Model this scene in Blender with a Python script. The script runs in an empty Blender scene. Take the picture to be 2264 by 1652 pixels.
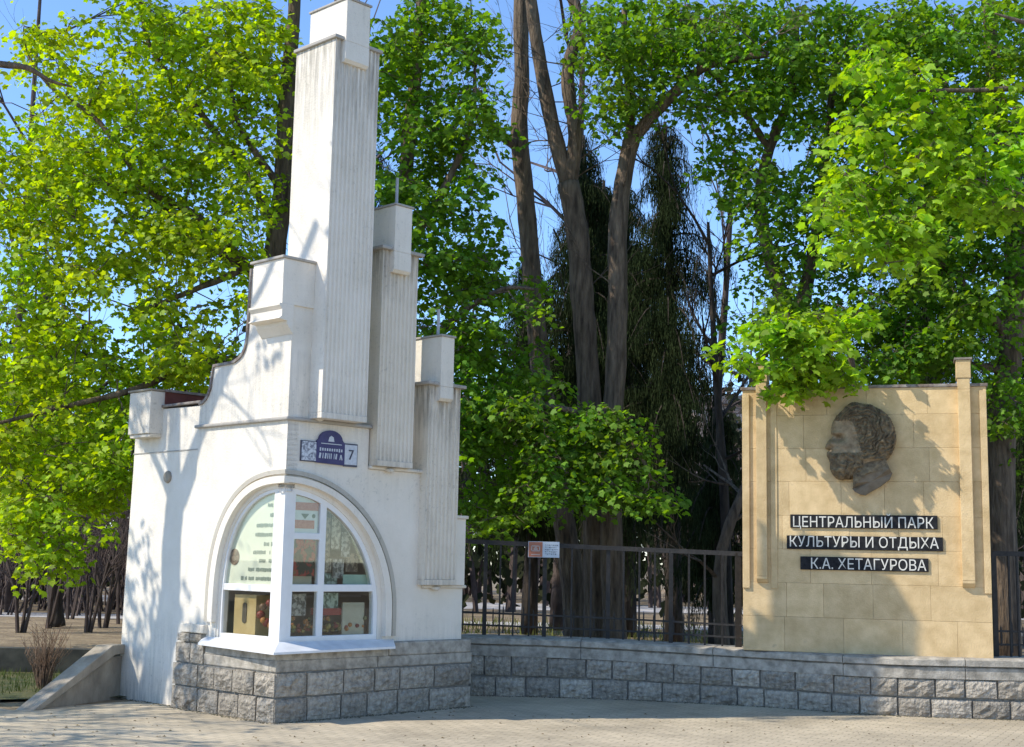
import bpy, math, random
import numpy as np
from mathutils import Matrix, Vector, noise as mnoise
rng = np.random.default_rng(7); random.seed(7)
R_ = math.radians
scene = bpy.context.scene
COL = scene.collection

# ------------------------------------------------------------------ camera
FPX, PITCH, ROLL = 2990.0, R_(7.95), R_(1.15)
CAM = Vector((0, 0, 1.6))
cF = Vector((0, math.cos(PITCH), math.sin(PITCH)))
cR0 = Vector((1, 0, 0)); cU0 = Vector((0, -math.sin(PITCH), math.cos(PITCH)))
cR = cR0*math.cos(ROLL) + cU0*math.sin(ROLL)
cU = -cR0*math.sin(ROLL) + cU0*math.cos(ROLL)
cam = bpy.data.objects.new('camera', bpy.data.cameras.new('camera')); COL.objects.link(cam)
cam.matrix_world = Matrix(((cR.x, cU.x, -cF.x, CAM.x), (cR.y, cU.y, -cF.y, CAM.y), (cR.z, cU.z, -cF.z, CAM.z), (0, 0, 0, 1)))
cam.data.sensor_width = 36; cam.data.lens = FPX/2264*36
cam.data.clip_start = .1; cam.data.clip_end = 2000
scene.camera = cam

# ------------------------------------------------------------------ light
SUN_AZ, SUN_EL = R_(16), R_(44)
SH = Vector((-math.cos(SUN_AZ), -math.sin(SUN_AZ), 0))           # horizontal direction towards the sun
STO = Vector((SH.x*math.cos(SUN_EL), SH.y*math.cos(SUN_EL), math.sin(SUN_EL)))
w = bpy.data.worlds.new('World'); scene.world = w; w.use_nodes = True
nt = w.node_tree; bg = nt.nodes['Background']
sky = nt.nodes.new('ShaderNodeTexSky'); sky.sky_type = 'NISHITA'; sky.sun_disc = False
sky.sun_elevation = SUN_EL; sky.sun_rotation = math.atan2(STO.x, STO.y)
sky.altitude = 700; sky.air_density = 1.0; sky.dust_density = .0; sky.ozone_density = 6.5
nt.links.new(sky.outputs[0], bg.inputs[0]); bg.inputs[1].default_value = .15
sun = bpy.data.objects.new('sun', bpy.data.lights.new('sun', 'SUN')); COL.objects.link(sun)
sun.data.energy = 2.75; sun.data.angle = R_(.53); sun.data.color = (1, .93, .80)
sun.rotation_euler = STO.to_track_quat('Z', 'Y').to_euler()
vs = scene.view_settings
vs.view_transform = 'Standard'; vs.look = 'None'; vs.gamma = 1; vs.use_curve_mapping = False; vs.exposure = .93
scene.cycles.max_bounces = 6; scene.cycles.transparent_max_bounces = 12

# ------------------------------------------------------------------ helpers
def at(x, y, Y):
    """world point on the sight line of photo point (x, y) at distance Y"""
    d = cF + cR*((x-1132)/FPX) - cU*((y-826)/FPX)
    return CAM + d*(Y/d.y)
def ground(x, y, z=0):
    d = cF + cR*((x-1132)/FPX) - cU*((y-826)/FPX)
    return CAM + d*((z-1.6)/d.z)

class MB:
    def __init__(s): s.v = []; s.f = []; s.m = []
    def add(s, vs_, fs, mi=0):
        n = len(s.v); s.v += [tuple(p) for p in vs_]; s.f += [tuple(i+n for i in f) for f in fs]; s.m += [mi]*len(fs); return s
    def box(s, a, b, mi=0):
        x0, y0, z0 = a; x1, y1, z1 = b
        return s.add([(x0,y0,z0),(x1,y0,z0),(x1,y1,z0),(x0,y1,z0),(x0,y0,z1),(x1,y0,z1),(x1,y1,z1),(x0,y1,z1)],
                     [(3,2,1,0),(4,5,6,7),(0,1,5,4),(1,2,6,5),(2,3,7,6),(3,0,4,7)], mi)
    def prism(s, poly, fn, d0, d1, mi=0):
        """poly: list of 2D points, fn(a, b, d) -> 3D point"""
        n = len(poly)
        vs_ = [fn(a, b, d0) for a, b in poly] + [fn(a, b, d1) for a, b in poly]
        fs = [tuple(range(n-1, -1, -1)), tuple(range(n, 2*n))] + [(i, (i+1) % n, n+(i+1) % n, n+i) for i in range(n)]
        return s.add(vs_, fs, mi)
    def tube(s, pts, rad, sides=6, mi=0, wob=0, close=True):
        pts = [Vector(p) for p in pts]; n = len(pts)
        if not hasattr(rad, '__len__'): rad = [rad]*n
        up = Vector((0, 0, 1)); vs_ = []; prev = None
        for i, p in enumerate(pts):
            t = (pts[min(i+1, n-1)] - pts[max(i-1, 0)]).normalized()
            if prev is None:
                prev = t.orthogonal().normalized()
            a = (prev - t*prev.dot(t)).normalized(); b = t.cross(a); prev = a
            for k in range(sides):
                th = 2*math.pi*k/sides
                r = rad[i]*(1 + (random.uniform(-wob, wob) if wob else 0))
                vs_.append(p + a*math.cos(th)*r + b*math.sin(th)*r)
        fs = [(i*sides+k, i*sides+(k+1) % sides, (i+1)*sides+(k+1) % sides, (i+1)*sides+k) for i in range(n-1) for k in range(sides)]
        if close: fs += [tuple(range(sides-1, -1, -1)), tuple((n-1)*sides+k for k in range(sides))]
        return s.add(vs_, fs, mi)

MW = {}                                                       # matrices of the empties
def obj(name, mb, mats, parent=None, smooth=False, world=False, autos=None):
    me = bpy.data.meshes.new(name)
    me.from_pydata(mb.v, [], mb.f)
    if not isinstance(mats, (list, tuple)): mats = [mats]
    for m in mats: me.materials.append(m)
    if len(mats) > 1: me.polygons.foreach_set('material_index', mb.m)
    if smooth: me.polygons.foreach_set('use_smooth', [True]*len(me.polygons))
    me.update()
    if world and parent is not None: me.transform(MW[parent.name].inverted())
    o = bpy.data.objects.new(name, me); COL.objects.link(o)
    if parent is not None: o.parent = parent
    return o
def empty(name, loc=(0, 0, 0), rz=0, **k):
    o = bpy.data.objects.new(name, None); COL.objects.link(o)
    o.location = loc; o.rotation_euler = (0, 0, rz); o.empty_display_size = .2
    MW[o.name] = Matrix.Translation(loc) @ Matrix.Rotation(rz, 4, 'Z')
    for a, b in k.items(): o[a] = b
    return o
def tag(o, **k):
    for a, b in k.items(): o[a] = b
    return o
def bevel(o, wdt=.006, seg=2):
    m = o.modifiers.new('b', 'BEVEL'); m.width = wdt; m.segments = seg; m.limit_method = 'ANGLE'; m.angle_limit = R_(40); return o

# ------------------------------------------------------------------ materials
def mat(name, c1, c2=None, scale=4, rough=.85, bump=0, bscale=None, detail=6, stretch=(1, 1, 1), c3=None, c3pos=.75, spec=.3, lo=.35, hi=.65, metallic=0, island=0):
    m = bpy.data.materials.new(name); m.use_nodes = True; t = m.node_tree; N = t.nodes; Lk = t.links
    b = N['Principled BSDF']; b.inputs['Roughness'].default_value = rough; b.inputs['Specular IOR Level'].default_value = spec; b.inputs['Metallic'].default_value = metallic
    tc = N.new('ShaderNodeTexCoord'); mp = N.new('ShaderNodeMapping'); mp.inputs['Scale'].default_value = stretch
    Lk.new(tc.outputs['Object'], mp.inputs[0])
    nz = N.new('ShaderNodeTexNoise'); nz.inputs['Scale'].default_value = scale; nz.inputs['Detail'].default_value = detail; nz.inputs['Roughness'].default_value = .6
    Lk.new(mp.outputs[0], nz.inputs['Vector'])
    rp = N.new('ShaderNodeValToRGB'); rp.color_ramp.elements[0].color = (*c1, 1); rp.color_ramp.elements[1].color = (*(c2 or c1), 1)
    rp.color_ramp.elements[0].position = lo; rp.color_ramp.elements[1].position = hi
    if c3: e = rp.color_ramp.elements.new(c3pos); e.color = (*c3, 1)
    Lk.new(nz.outputs[0], rp.inputs[0]); out = rp.outputs[0]
    if island:
        g = N.new('ShaderNodeNewGeometry'); oi = N.new('ShaderNodeObjectInfo'); ad = N.new('ShaderNodeMath'); ad.operation = 'ADD'; fr = N.new('ShaderNodeMath'); fr.operation = 'FRACT'
        Lk.new(g.outputs['Random Per Island'], ad.inputs[0]); Lk.new(oi.outputs['Random'], ad.inputs[1]); Lk.new(ad.outputs[0], fr.inputs[0])
        mr = N.new('ShaderNodeMapRange'); mr.inputs[3].default_value = 1-island; mr.inputs[4].default_value = 1+island; Lk.new(fr.outputs[0], mr.inputs[0])
        hs = N.new('ShaderNodeHueSaturation'); Lk.new(mr.outputs[0], hs.inputs['Value']); Lk.new(out, hs.inputs['Color']); out = hs.outputs[0]
    Lk.new(out, b.inputs['Base Color'])
    if bump:
        nb = N.new('ShaderNodeTexNoise'); nb.inputs['Scale'].default_value = bscale or scale*6; nb.inputs['Detail'].default_value = 6; Lk.new(mp.outputs[0], nb.inputs['Vector'])
        bp = N.new('ShaderNodeBump'); bp.inputs['Strength'].default_value = 1; bp.inputs['Distance'].default_value = bump
        Lk.new(nb.outputs[0], bp.inputs['Height']); Lk.new(bp.outputs[0], b.inputs['Normal'])
    return m
def flat(name, c, rough=.7, spec=.3): return mat(name, c, tuple(x*.85 for x in c), 9, rough=rough, spec=spec)

def plaster(name, base, grime=(.33, .31, .27), amount=.5, streak=1.0, bands=()):
    """painted render: fine grain, patchy dirt, vertical runs"""
    m = bpy.data.materials.new(name); m.use_nodes = True; t = m.node_tree; N = t.nodes; L = t.links
    b = N['Principled BSDF']; b.inputs['Roughness'].default_value = .8; b.inputs['Specular IOR Level'].default_value = .25
    tc = N.new('ShaderNodeTexCoord')
    def nz(sc, st, det=6, ro=.62):
        mp = N.new('ShaderNodeMapping'); mp.inputs['Scale'].default_value = st; L.new(tc.outputs['Object'], mp.inputs[0])
        n = N.new('ShaderNodeTexNoise'); n.inputs['Scale'].default_value = sc; n.inputs['Detail'].default_value = det; n.inputs['Roughness'].default_value = ro
        L.new(mp.outputs[0], n.inputs['Vector']); return n.outputs[0]
    def rmp(x, a, c):
        r = N.new('ShaderNodeMapRange'); r.inputs[1].default_value = a; r.inputs[2].default_value = c; r.clamp = True; L.new(x, r.inputs[0]); return r.outputs[0]
    def mul(x, y, op='MULTIPLY'):
        k = N.new('ShaderNodeMath'); k.operation = op; L.new(x, k.inputs[0])
        if hasattr(y, 'node'): L.new(y, k.inputs[1])
        else: k.inputs[1].default_value = y
        return k.outputs[0]
    big = rmp(nz(1.1, (1, 1, 1)), .42, .72)
    runs = rmp(nz(3, (5, 5, .35)), .5, .75)
    spk = rmp(nz(26, (1, 1, 1), 5, .7), .56, .68)
    g = mul(mul(big, spk), .9)
    g2 = mul(mul(big, runs), streak*.5)
    g3 = mul(mul(g, g2, 'ADD'), amount)
    if bands:
        sx = N.new('ShaderNodeSeparateXYZ'); L.new(tc.outputs['Object'], sx.inputs[0]); fr_ = rmp(nz(4, (6, 6, .5), 5, .7), .38, .62)
        for z0_, z1_, am in bands:          # grime strongest at z1_, gone at z0_
            bm = mul(rmp(sx.outputs[2], z0_, z1_), fr_)
            if z1_ > z0_: bm = mul(bm, rmp(sx.outputs[2], z1_+.75, z1_+.70))
            g3 = mul(g3, mul(bm, am), 'ADD')
    cl = N.new('ShaderNodeClamp'); L.new(g3, cl.inputs[0]); g3 = cl.outputs[0]
    fine = rmp(nz(2.2, (1, 1, 1)), .3, .7)
    mx = N.new('ShaderNodeMix'); mx.data_type = 'RGBA'; mx.inputs[6].default_value = (*base, 1); mx.inputs[7].default_value = (base[0]*.9, base[1]*.89, base[2]*.86, 1); L.new(fine, mx.inputs[0])
    m2 = N.new('ShaderNodeMix'); m2.data_type = 'RGBA'; m2.inputs[7].default_value = (*grime, 1); L.new(g3, m2.inputs[0]); L.new(mx.outputs[2], m2.inputs[6])
    L.new(m2.outputs[2], b.inputs['Base Color'])
    bp = N.new('ShaderNodeBump'); bp.inputs['Distance'].default_value = .006; L.new(nz(45, (1, 1, 1)), bp.inputs['Height']); L.new(bp.outputs[0], b.inputs['Normal'])
    return m

WHITE = plaster('white_plaster', (.82, .75, .65), amount=.6, streak=1.2, bands=((.30, -.1, .55), (2.72, 2.98, .22), (1.0, .72, .25)))
WHITET = plaster('white_plaster_tower', (.82, .75, .65), grime=(.25, .225, .18), amount=.75, streak=1.2, bands=((5.6, 7.04, .75), (3.45, 3.02, .35)))
WHITE2 = plaster('white_plaster_pillar', (.78, .70, .585), grime=(.20, .175, .14), amount=.6, streak=1.1, bands=((4.25, 4.93, .7), (2.85, 2.58, .45)))
WHITE3 = plaster('white_plaster_last_pillar', (.78, .70, .585), grime=(.15, .13, .10), amount=.75, streak=1.3, bands=((2.7, 3.53, .85), (1.6, 1.33, .45)))
WHITEW = plaster('white_plaster_weathered', (.74, .67, .57), grime=(.20, .18, .15), amount=1.0, streak=1.8)
TRIMD = plaster('weathered_trim', (.42, .39, .35), grime=(.12, .10, .08), amount=1)
COPING = mat('dark_coping', (.16, .12, .10), (.32, .29, .26), 14, bump=.006)
REDM = mat('dark_red_metal', (.10, .025, .02), (.15, .045, .035), 5, rough=.55)
FRAME = mat('white_frame', (.80, .78, .75), (.74, .72, .69), 6, rough=.45, spec=.45)
SILL = mat('white_sill', (.78, .77, .76), (.68, .67, .66), 8, rough=.4, spec=.45)
GRANITE = mat('grey_rough_stone', (.19, .163, .13), (.50, .44, .355), 15, rough=.9, bump=.035, bscale=34, island=.24, lo=.3, hi=.7)
GRANITE_D = mat('dark_mortar', (.17, .16, .14), (.29, .27, .235), 14, rough=.95, bump=.012)
CONC = mat('grey_concrete', (.24, .215, .175), (.49, .44, .365), 9, rough=.9, bump=.008, bscale=60, c3=(.16, .15, .14), c3pos=.86)
PARAP = mat('pale_concrete', (.25, .21, .16), (.41, .35, .27), 5, rough=.9, bump=.006, bscale=60, stretch=(1, 1, .6))
SAND = mat('sandstone', (.53, .375, .19), (.70, .515, .285), 4.5, rough=.9, bump=.005, bscale=60, island=.07, c3=(.40, .30, .185), c3pos=.80, detail=10)
SANDJ = mat('sandstone_joint', (.40, .305, .185), (.50, .39, .245), 8, rough=.95)
IRON = mat('black_iron', (.012, .011, .010), (.030, .026, .024), 20, rough=.6, spec=.4)
BRONZE = mat('brown_patinated_metal', (.06, .042, .024), (.30, .22, .125), 16, rough=.7, bump=.012, bscale=55, lo=.3, hi=.75, spec=.4)
BRONZE_L = mat('brown_cut_face', (.13, .105, .075), (.21, .175, .13), 9, rough=.8, bump=.003)
BLACKP = mat('black_plate', (.010, .010, .012), (.028, .028, .03), 24, rough=.8, spec=.2)
LETTER = mat('cream_lettering', (.62, .58, .50), (.72, .69, .62), 30, rough=.6)
BARK = mat('grey_brown_bark', (.05, .035, .025), (.24, .175, .12), 9, rough=.95, bump=.05, bscale=16, stretch=(1.6, 1.6, .28), lo=.3, hi=.72)
BARKD = mat('dark_bark', (.020, .016, .013), (.075, .058, .046), 7, rough=.95, bump=.03, bscale=14, stretch=(1.6, 1.6, .3))
TWIG = mat('purple_brown_twig', (.055, .040, .036), (.12, .09, .078), 3, rough=.95)

def leafmat(name, c, trans=.45, var=.48, hue=.018, gloss=.018):
    m = bpy.data.materials.new(name); m.use_nodes = True; t = m.node_tree; N = t.nodes; L = t.links
    N.remove(N['Principled BSDF']); out = N['Material Output']
    g = N.new('ShaderNodeNewGeometry'); oi = N.new('ShaderNodeObjectInfo')
    ad = N.new('ShaderNodeMath'); ad.operation = 'ADD'; fr = N.new('ShaderNodeMath'); fr.operation = 'FRACT'
    L.new(g.outputs['Random Per Island'], ad.inputs[0]); L.new(oi.outputs['Random'], ad.inputs[1]); L.new(ad.outputs[0], fr.inputs[0])
    nz = N.new('ShaderNodeTexNoise'); nz.inputs['Scale'].default_value = .9; tc = N.new('ShaderNodeTexCoord'); L.new(tc.outputs['Object'], nz.inputs['Vector'])
    mr = N.new('ShaderNodeMapRange'); mr.inputs[3].default_value = 1-var; mr.inputs[4].default_value = 1+var; L.new(fr.outputs[0], mr.inputs[0])
    mh = N.new('ShaderNodeMapRange'); mh.inputs[1].default_value = .3; mh.inputs[2].default_value = .7; mh.inputs[3].default_value = .5-hue; mh.inputs[4].default_value = .5+hue; L.new(nz.outputs[0], mh.inputs[0])
    hs = N.new('ShaderNodeHueSaturation'); hs.inputs['Color'].default_value = (*c, 1); L.new(mr.outputs[0], hs.inputs['Value']); L.new(mh.outputs[0], hs.inputs['Hue'])
    d = N.new('ShaderNodeBsdfDiffuse'); tr = N.new('ShaderNodeBsdfTranslucent'); gl = N.new('ShaderNodeBsdfGlossy'); gl.inputs['Roughness'].default_value = .6
    hs2 = N.new('ShaderNodeHueSaturation'); hs2.inputs['Hue'].default_value = .489; hs2.inputs['Saturation'].default_value = 1.1; hs2.inputs['Value'].default_value = 1.5; L.new(hs.outputs[0], hs2.inputs['Color'])
    L.new(hs.outputs[0], d.inputs[0]); L.new(hs2.outputs[0], tr.inputs[0])
    m1 = N.new('ShaderNodeMixShader'); m1.inputs[0].default_value = trans; L.new(d.outputs[0], m1.inputs[1]); L.new(tr.outputs[0], m1.inputs[2])
    m2 = N.new('ShaderNodeMixShader'); m2.inputs[0].default_value = gloss; L.new(m1.outputs[0], m2.inputs[1]); L.new(gl.outputs[0], m2.inputs[2])
    L.new(m2.outputs[0], out.inputs[0]); return m
LEAF_Y = leafmat('fresh_yellow_green_leaf', (.33, .46, .032), .56)
LEAF_G = leafmat('mid_green_leaf', (.15, .285, .028), .52)
LEAF_B = leafmat('bright_green_leaf', (.28, .45, .042), .56)
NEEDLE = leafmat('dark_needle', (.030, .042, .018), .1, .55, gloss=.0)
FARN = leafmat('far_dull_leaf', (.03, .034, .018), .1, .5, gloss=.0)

# ------------------------------------------------------------------ ground
def sheet(name, poly, z, m, kind='structure', parent=None):
    b = MB(); b.add([(x, y, z) for x, y in poly], [tuple(range(len(poly)))])
    o = obj(name, b, m); o['kind'] = kind; return o
def paving_mat():
    m = bpy.data.materials.new('beige_paving'); m.use_nodes = True; t = m.node_tree; N = t.nodes; L = t.links
    b = N['Principled BSDF']; b.inputs['Roughness'].default_value = .9; b.inputs['Specular IOR Level'].default_value = .2
    tc = N.new('ShaderNodeTexCoord'); mp = N.new('ShaderNodeMapping'); mp.inputs['Rotation'].default_value = (0, 0, R_(28)); L.new(tc.outputs['Object'], mp.inputs[0])
    br = N.new('ShaderNodeTexBrick'); br.inputs['Scale'].default_value = 1; br.inputs['Brick Width'].default_value = .17; br.inputs['Row Height'].default_value = .085
    br.inputs['Mortar Size'].default_value = .005; br.inputs['Mortar Smooth'].default_value = .4; br.inputs['Bias'].default_value = 0
    br.inputs['Color1'].default_value = (.58, .485, .345, 1); br.inputs['Color2'].default_value = (.50, .42, .30, 1); br.inputs['Mortar'].default_value = (.34, .29, .215, 1)
    L.new(mp.outputs[0], br.inputs['Vector'])
    n = N.new('ShaderNodeTexNoise'); n.inputs['Scale'].default_value = 1.3; n.inputs['Detail'].default_value = 8; L.new(tc.outputs['Object'], n.inputs['Vector'])
    r = N.new('ShaderNodeMapRange'); r.inputs[1].default_value = .3; r.inputs[2].default_value = .7; r.inputs[3].default_value = .78; r.inputs[4].default_value = 1.12; L.new(n.outputs[0], r.inputs[0])
    h = N.new('ShaderNodeHueSaturation'); L.new(br.outputs[0], h.inputs['Color']); L.new(r.outputs[0], h.inputs['Value']); L.new(h.outputs[0], b.inputs['Base Color'])
    r.inputs[3].default_value = .66; n.inputs['Scale'].default_value = .9; n.inputs['Roughness'].default_value = .68
    n2 = N.new('ShaderNodeTexNoise'); n2.inputs['Scale'].default_value = 90; L.new(tc.outputs['Object'], n2.inputs['Vector'])
    a = N.new('ShaderNodeMath'); a.operation = 'MULTIPLY_ADD'; a.inputs[1].default_value = .25; L.new(n2.outputs[0], a.inputs[0]); 
    inv = N.new('ShaderNodeMath'); inv.operation = 'SUBTRACT'; inv.inputs[0].default_value = 1; L.new(br.outputs['Fac'], inv.inputs[1]); L.new(inv.outputs[0], a.inputs[2])
    bp = N.new('ShaderNodeBump'); bp.inputs['Distance'].default_value = .006; L.new(a.outputs[0], bp.inputs['Height']); L.new(bp.outputs[0], b.inputs['Normal'])
    return m
PAVE = paving_mat()
DIRT = mat('brown_leaf_litter', (.17, .125, .075), (.33, .25, .15), 2.5, bump=.03, bscale=14, c3=(.10, .10, .035), c3pos=.8)
GRASSG = mat('thin_grass_ground', (.05, .065, .022), (.13, .12, .05), 3, bump=.03, bscale=30)
PATHM = mat('pale_park_path', (.42, .39, .36), (.52, .49, .45), 2)
sheet('ground', [(-600, -300), (600, -300), (600, 900), (-600, 900)], -.012, DIRT)
sheet('pavement', [(-30, -6), (30, -6), (30, 16.2), (4.2, 16.4), (-.2, 17.2), (-2.5, 16.8), (-4.2, 15.2), (-5.05, 14.2), (-5.6, 14.75), (-30, 14.6)], 0, PAVE)
sheet('lawn', [(-30, 14.95), (-5.55, 14.95), (-4.2, 15.6), (-3.0, 18.6), (-30, 18.6)], .02, GRASSG)
sheet('park_ground', [(-300, 18.7), (-2.5, 18.7), (-.5, 17.6), (3.2, 16.9), (12, 16.3), (300, 16.3), (300, 600), (-300, 600)], .30, DIRT)
sheet('park_path', [(-60, 27.5), (40, 28.5), (40, 30.5), (-60, 29.6)], .306, PATHM)
o = sheet('park_path', [(-60, 38), (60, 38), (60, 44), (-60, 44)], .306, PATHM)

# ================================================================== KIOSK
C0 = ground(605, 1600)
RA = R_(46)
kiosk = empty('park_kiosk', C0, RA, label='white corner kiosk with stepped fluted pillars and an arched corner window', category='kiosk')
rV = Vector((math.cos(RA), math.sin(RA), 0)); lV = Vector((-math.sin(RA), math.cos(RA), 0))
def KW(u, v, z): return C0 + rV*u + lV*v + Vector((0, 0, z))
fR = lambda a, b, d: (a, d, b)        # polygon in (u, z), depth along v
fL = lambda a, b, d: (d, a, b)        # polygon in (v, z), depth along u
fZ = lambda a, b, d: (a, b, d)        # polygon in (u, v), depth along z
E = .06
def arc(a, h, zc, n=2.0, N=22, z0=.74):
    """half arch from its apex at the building corner down to the side; (offset from corner, z)"""
    pts = []
    for i in range(N+1):
        th = math.pi/2*i/N
        pts.append((E + a*math.sin(th)**(2/n), zc + h*math.cos(th)**(2/n)))
    pts.append((E + a, z0)); return pts
ARr = dict(zc=1.05, n=2.05); ARl = dict(zc=1.1, n=2.5)
# walls
b = MB(); b.prism(arc(1.34, 1.30, **ARr) + [(2.57, .74), (2.57, 1.30), (1.94, 1.30), (1.94, 2.55), (1.13, 2.55), (1.13, 2.98), (E, 2.98)], fR, E, E+.14)
obj('front_wall', b, WHITE, kiosk)
b = MB(); b.prism(arc(1.10, 1.24, z0=.74, **ARl) + [(1.665, .74), (1.665, 2.98), (E, 2.98)], fL, E+.002, E+.14)
obj('side_wall', b, WHITE, kiosk)
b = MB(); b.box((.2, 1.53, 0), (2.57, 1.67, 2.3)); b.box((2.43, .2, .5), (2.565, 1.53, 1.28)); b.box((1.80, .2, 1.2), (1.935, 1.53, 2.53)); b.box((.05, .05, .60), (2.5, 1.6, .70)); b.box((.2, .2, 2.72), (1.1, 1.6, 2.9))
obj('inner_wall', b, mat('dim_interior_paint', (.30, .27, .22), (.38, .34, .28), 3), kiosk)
for (u0, u1, z) in ((.0, 1.16, 2.98), (1.132, 1.97, 2.552), (1.942, 2.60, 1.302)):
    b = MB(); b.box((u0 if u0 > .5 else .02, .02, z), (u1, 1.70, z+.035)); bevel(obj('roof_ledge', b, TRIMD if z > 2.9 else WHITEW, kiosk), .012)
RINGM = plaster('dirty_moulding', (.50, .46, .39), grime=(.18, .16, .13), amount=1.2, streak=1.2)
# moulding rings round the arch
def ring(name, spec, fn, a0, h0, a1, h1, d0, d1, z0, kw):
    o_ = arc(a0, h0, z0=z0, **kw); i_ = arc(a1, h1, z0=z0, **kw); e_ = .0012 if fn is fL else 0
    o_ = [(d0, o_[0][1]-e_)]+o_; i_ = [(d0, i_[0][1]+e_)]+i_
    bb = MB(); n = len(o_)
    vs_ = [fn(x, z, d0) for x, z in o_] + [fn(x, z, d0) for x, z in i_] + [fn(x, z, d1) for x, z in o_] + [fn(x, z, d1) for x, z in i_]
    fs = []
    for k in range(n-1):
        fs += [(k, k+1, n+k+1, n+k), (2*n+k, 3*n+k, 3*n+k+1, 2*n+k+1), (k, 2*n+k, 2*n+k+1, k+1), (n+k, n+k+1, 3*n+k+1, 3*n+k)]
    fs += [(0, n, 3*n, 2*n), (n-1, 3*n-1, 4*n-1, 2*n-1)]
    bb.add(vs_, fs); return obj(name, bb, spec, kiosk)
for (ox, oh, ix, ih, d) in ((1.505, 1.43, 1.455, 1.385, .034), (1.425, 1.362, 1.342, 1.303, .055)):
    ring('arch_moulding', RINGM if d < .04 else WHITE, fR, ox, oh, ix, ih, E-d, E+.01, .80, ARr)
for (ox, oh, ix, ih, d) in ((1.275, 1.38, 1.225, 1.335, .033), (1.19, 1.312, 1.102, 1.243, .053)):
    ring('arch_moulding', RINGM if d < .04 else WHITE, fL, ox, oh, ix, ih, E-d, E+.01, .92, ARl)
# reveal inside the arch
ring('arch_reveal', WHITE, fR, 1.339, 1.30, 1.285, 1.255, E+.012, E+.12, .74, ARr)
ring('arch_reveal', WHITE, fL, 1.099, 1.24, 1.065, 1.20, E+.012, E+.12, .74, ARl)

# window
win = obj('corner_window', MB().box((E+.02, E+.02, .735), (E+.10, E+.10, 2.285)), FRAME, kiosk)
def bars(name, boxes, m=FRAME):
    for a_, b_ in boxes:
        bevel(obj(name, MB().box(a_, b_), m, win), .006)
D0, D1 = E+.028, E+.09
bars('mullion', [((E+.10, D0, .80), (.225, D1, 2.27)), ((.545, D0, .80), (.625, D1, 2.23))])
bars('rail', [((.10, D0+.002, 1.265), (1.33, D1-.002, 1.338)), ((.10, D0-.004, .74), (1.36, D1, .822)), ((.20, D0+.003, 1.79), (.56, D1-.003, 1.855))])
bars('mullion', [((D0, E+.10, .80), (D1, .27, 2.26))])
bars('rail', [((D0+.002, .10, 1.255), (D1-.002, 1.10, 1.325)), ((D0-.004, .10, .74), (D1, 1.12, .815))])
def framering(fn, a0, h0, a1, h1, kw):
    o_ = arc(a0, h0, z0=.76, **kw); i_ = arc(a1, h1, z0=.76, **kw); n = len(o_); bb = MB()
    vs_ = [fn(x, z, D0-.002) for x, z in o_+i_] + [fn(x, z, D1+.004) for x, z in o_+i_]; fs = []
    for k in range(n-1):
        fs += [(k, k+1, n+k+1, n+k), (2*n+k, 3*n+k, 3*n+k+1, 2*n+k+1), (k, 2*n+k, 2*n+k+1, k+1), (n+k, n+k+1, 3*n+k+1, 3*n+k)]
    bb.add(vs_, fs); obj('arched_frame', bb, FRAME, win)
framering(fR, 1.30, 1.262, 1.235, 1.20, ARr); framering(fL, 1.075, 1.21, 1.035, 1.165, ARl)
GLASS = bpy.data.materials.new('window_glass'); GLASS.use_nodes = True; t = GLASS.node_tree; t.nodes.remove(t.nodes['Principled BSDF'])
tr = t.nodes.new('ShaderNodeBsdfTransparent'); tr.inputs[0].default_value = (.95, .96, .93, 1); gl = t.nodes.new('ShaderNodeBsdfGlossy'); gl.inputs['Roughness'].default_value = .015
lwt = t.nodes.new('ShaderNodeLayerWeight'); lwt.inputs[0].default_value = .5; fr = t.nodes.new('ShaderNodeMath'); fr.operation = 'POWER'; fr.inputs[1].default_value = 5; t.links.new(lwt.outputs['Facing'], fr.inputs[0]); mr = t.nodes.new('ShaderNodeMath'); mr.operation = 'MULTIPLY_ADD'; mr.inputs[1].default_value = .9; mr.inputs[2].default_value = .05
mx = t.nodes.new('ShaderNodeMixShader'); t.links.new(fr.outputs[0], mr.inputs[0]); t.links.new(mr.outputs[0], mx.inputs[0]); t.links.new(tr.outputs[0], mx.inputs[1]); t.links.new(gl.outputs[0], mx.inputs[2]); t.links.new(mx.outputs[0], t.nodes['Material Output'].inputs[0])
def zarc(x, a, h, kw):
    q = max(0, 1-((x-E)/a)**kw['n']); return kw['zc'] + h*q**(1/kw['n'])
def pane(fn, x0, x1, z0, z1, a=None, h=None, kw=None):
    xs = [x0 + (x1-x0)*i/12 for i in range(13)] if a else [x0, x1]
    top = [(x, min(z1, zarc(x, a, h, kw)) if a else z1) for x in xs]
    poly = [(x0, z0), (x1, z0)] + top[::-1]
    poly = [p for i, p in enumerate(poly) if i == 0 or (abs(p[0]-poly[i-1][0])+abs(p[1]-poly[i-1][1])) > 1e-4]
    bb = MB(); bb.prism(poly, fn, E+.050, E+.056); obj('pane', bb, GLASS, win)
pane(fR, .225, .545, 1.855, 2.4, 1.25, 1.21, ARr); pane(fR, .225, .545, 1.338, 1.79)
pane(fR, .625, E+1.235, 1.338, 2.4, 1.25, 1.21, ARr); pane(fR, .225, .545, .822, 1.265); pane(fR, .625, 1.30, .822, 1.265)
pane(fL, .27, E+1.035, 1.325, 2.4, 1.045, 1.175, ARl); pane(fL, .27, 1.10, .815, 1.255)
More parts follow.
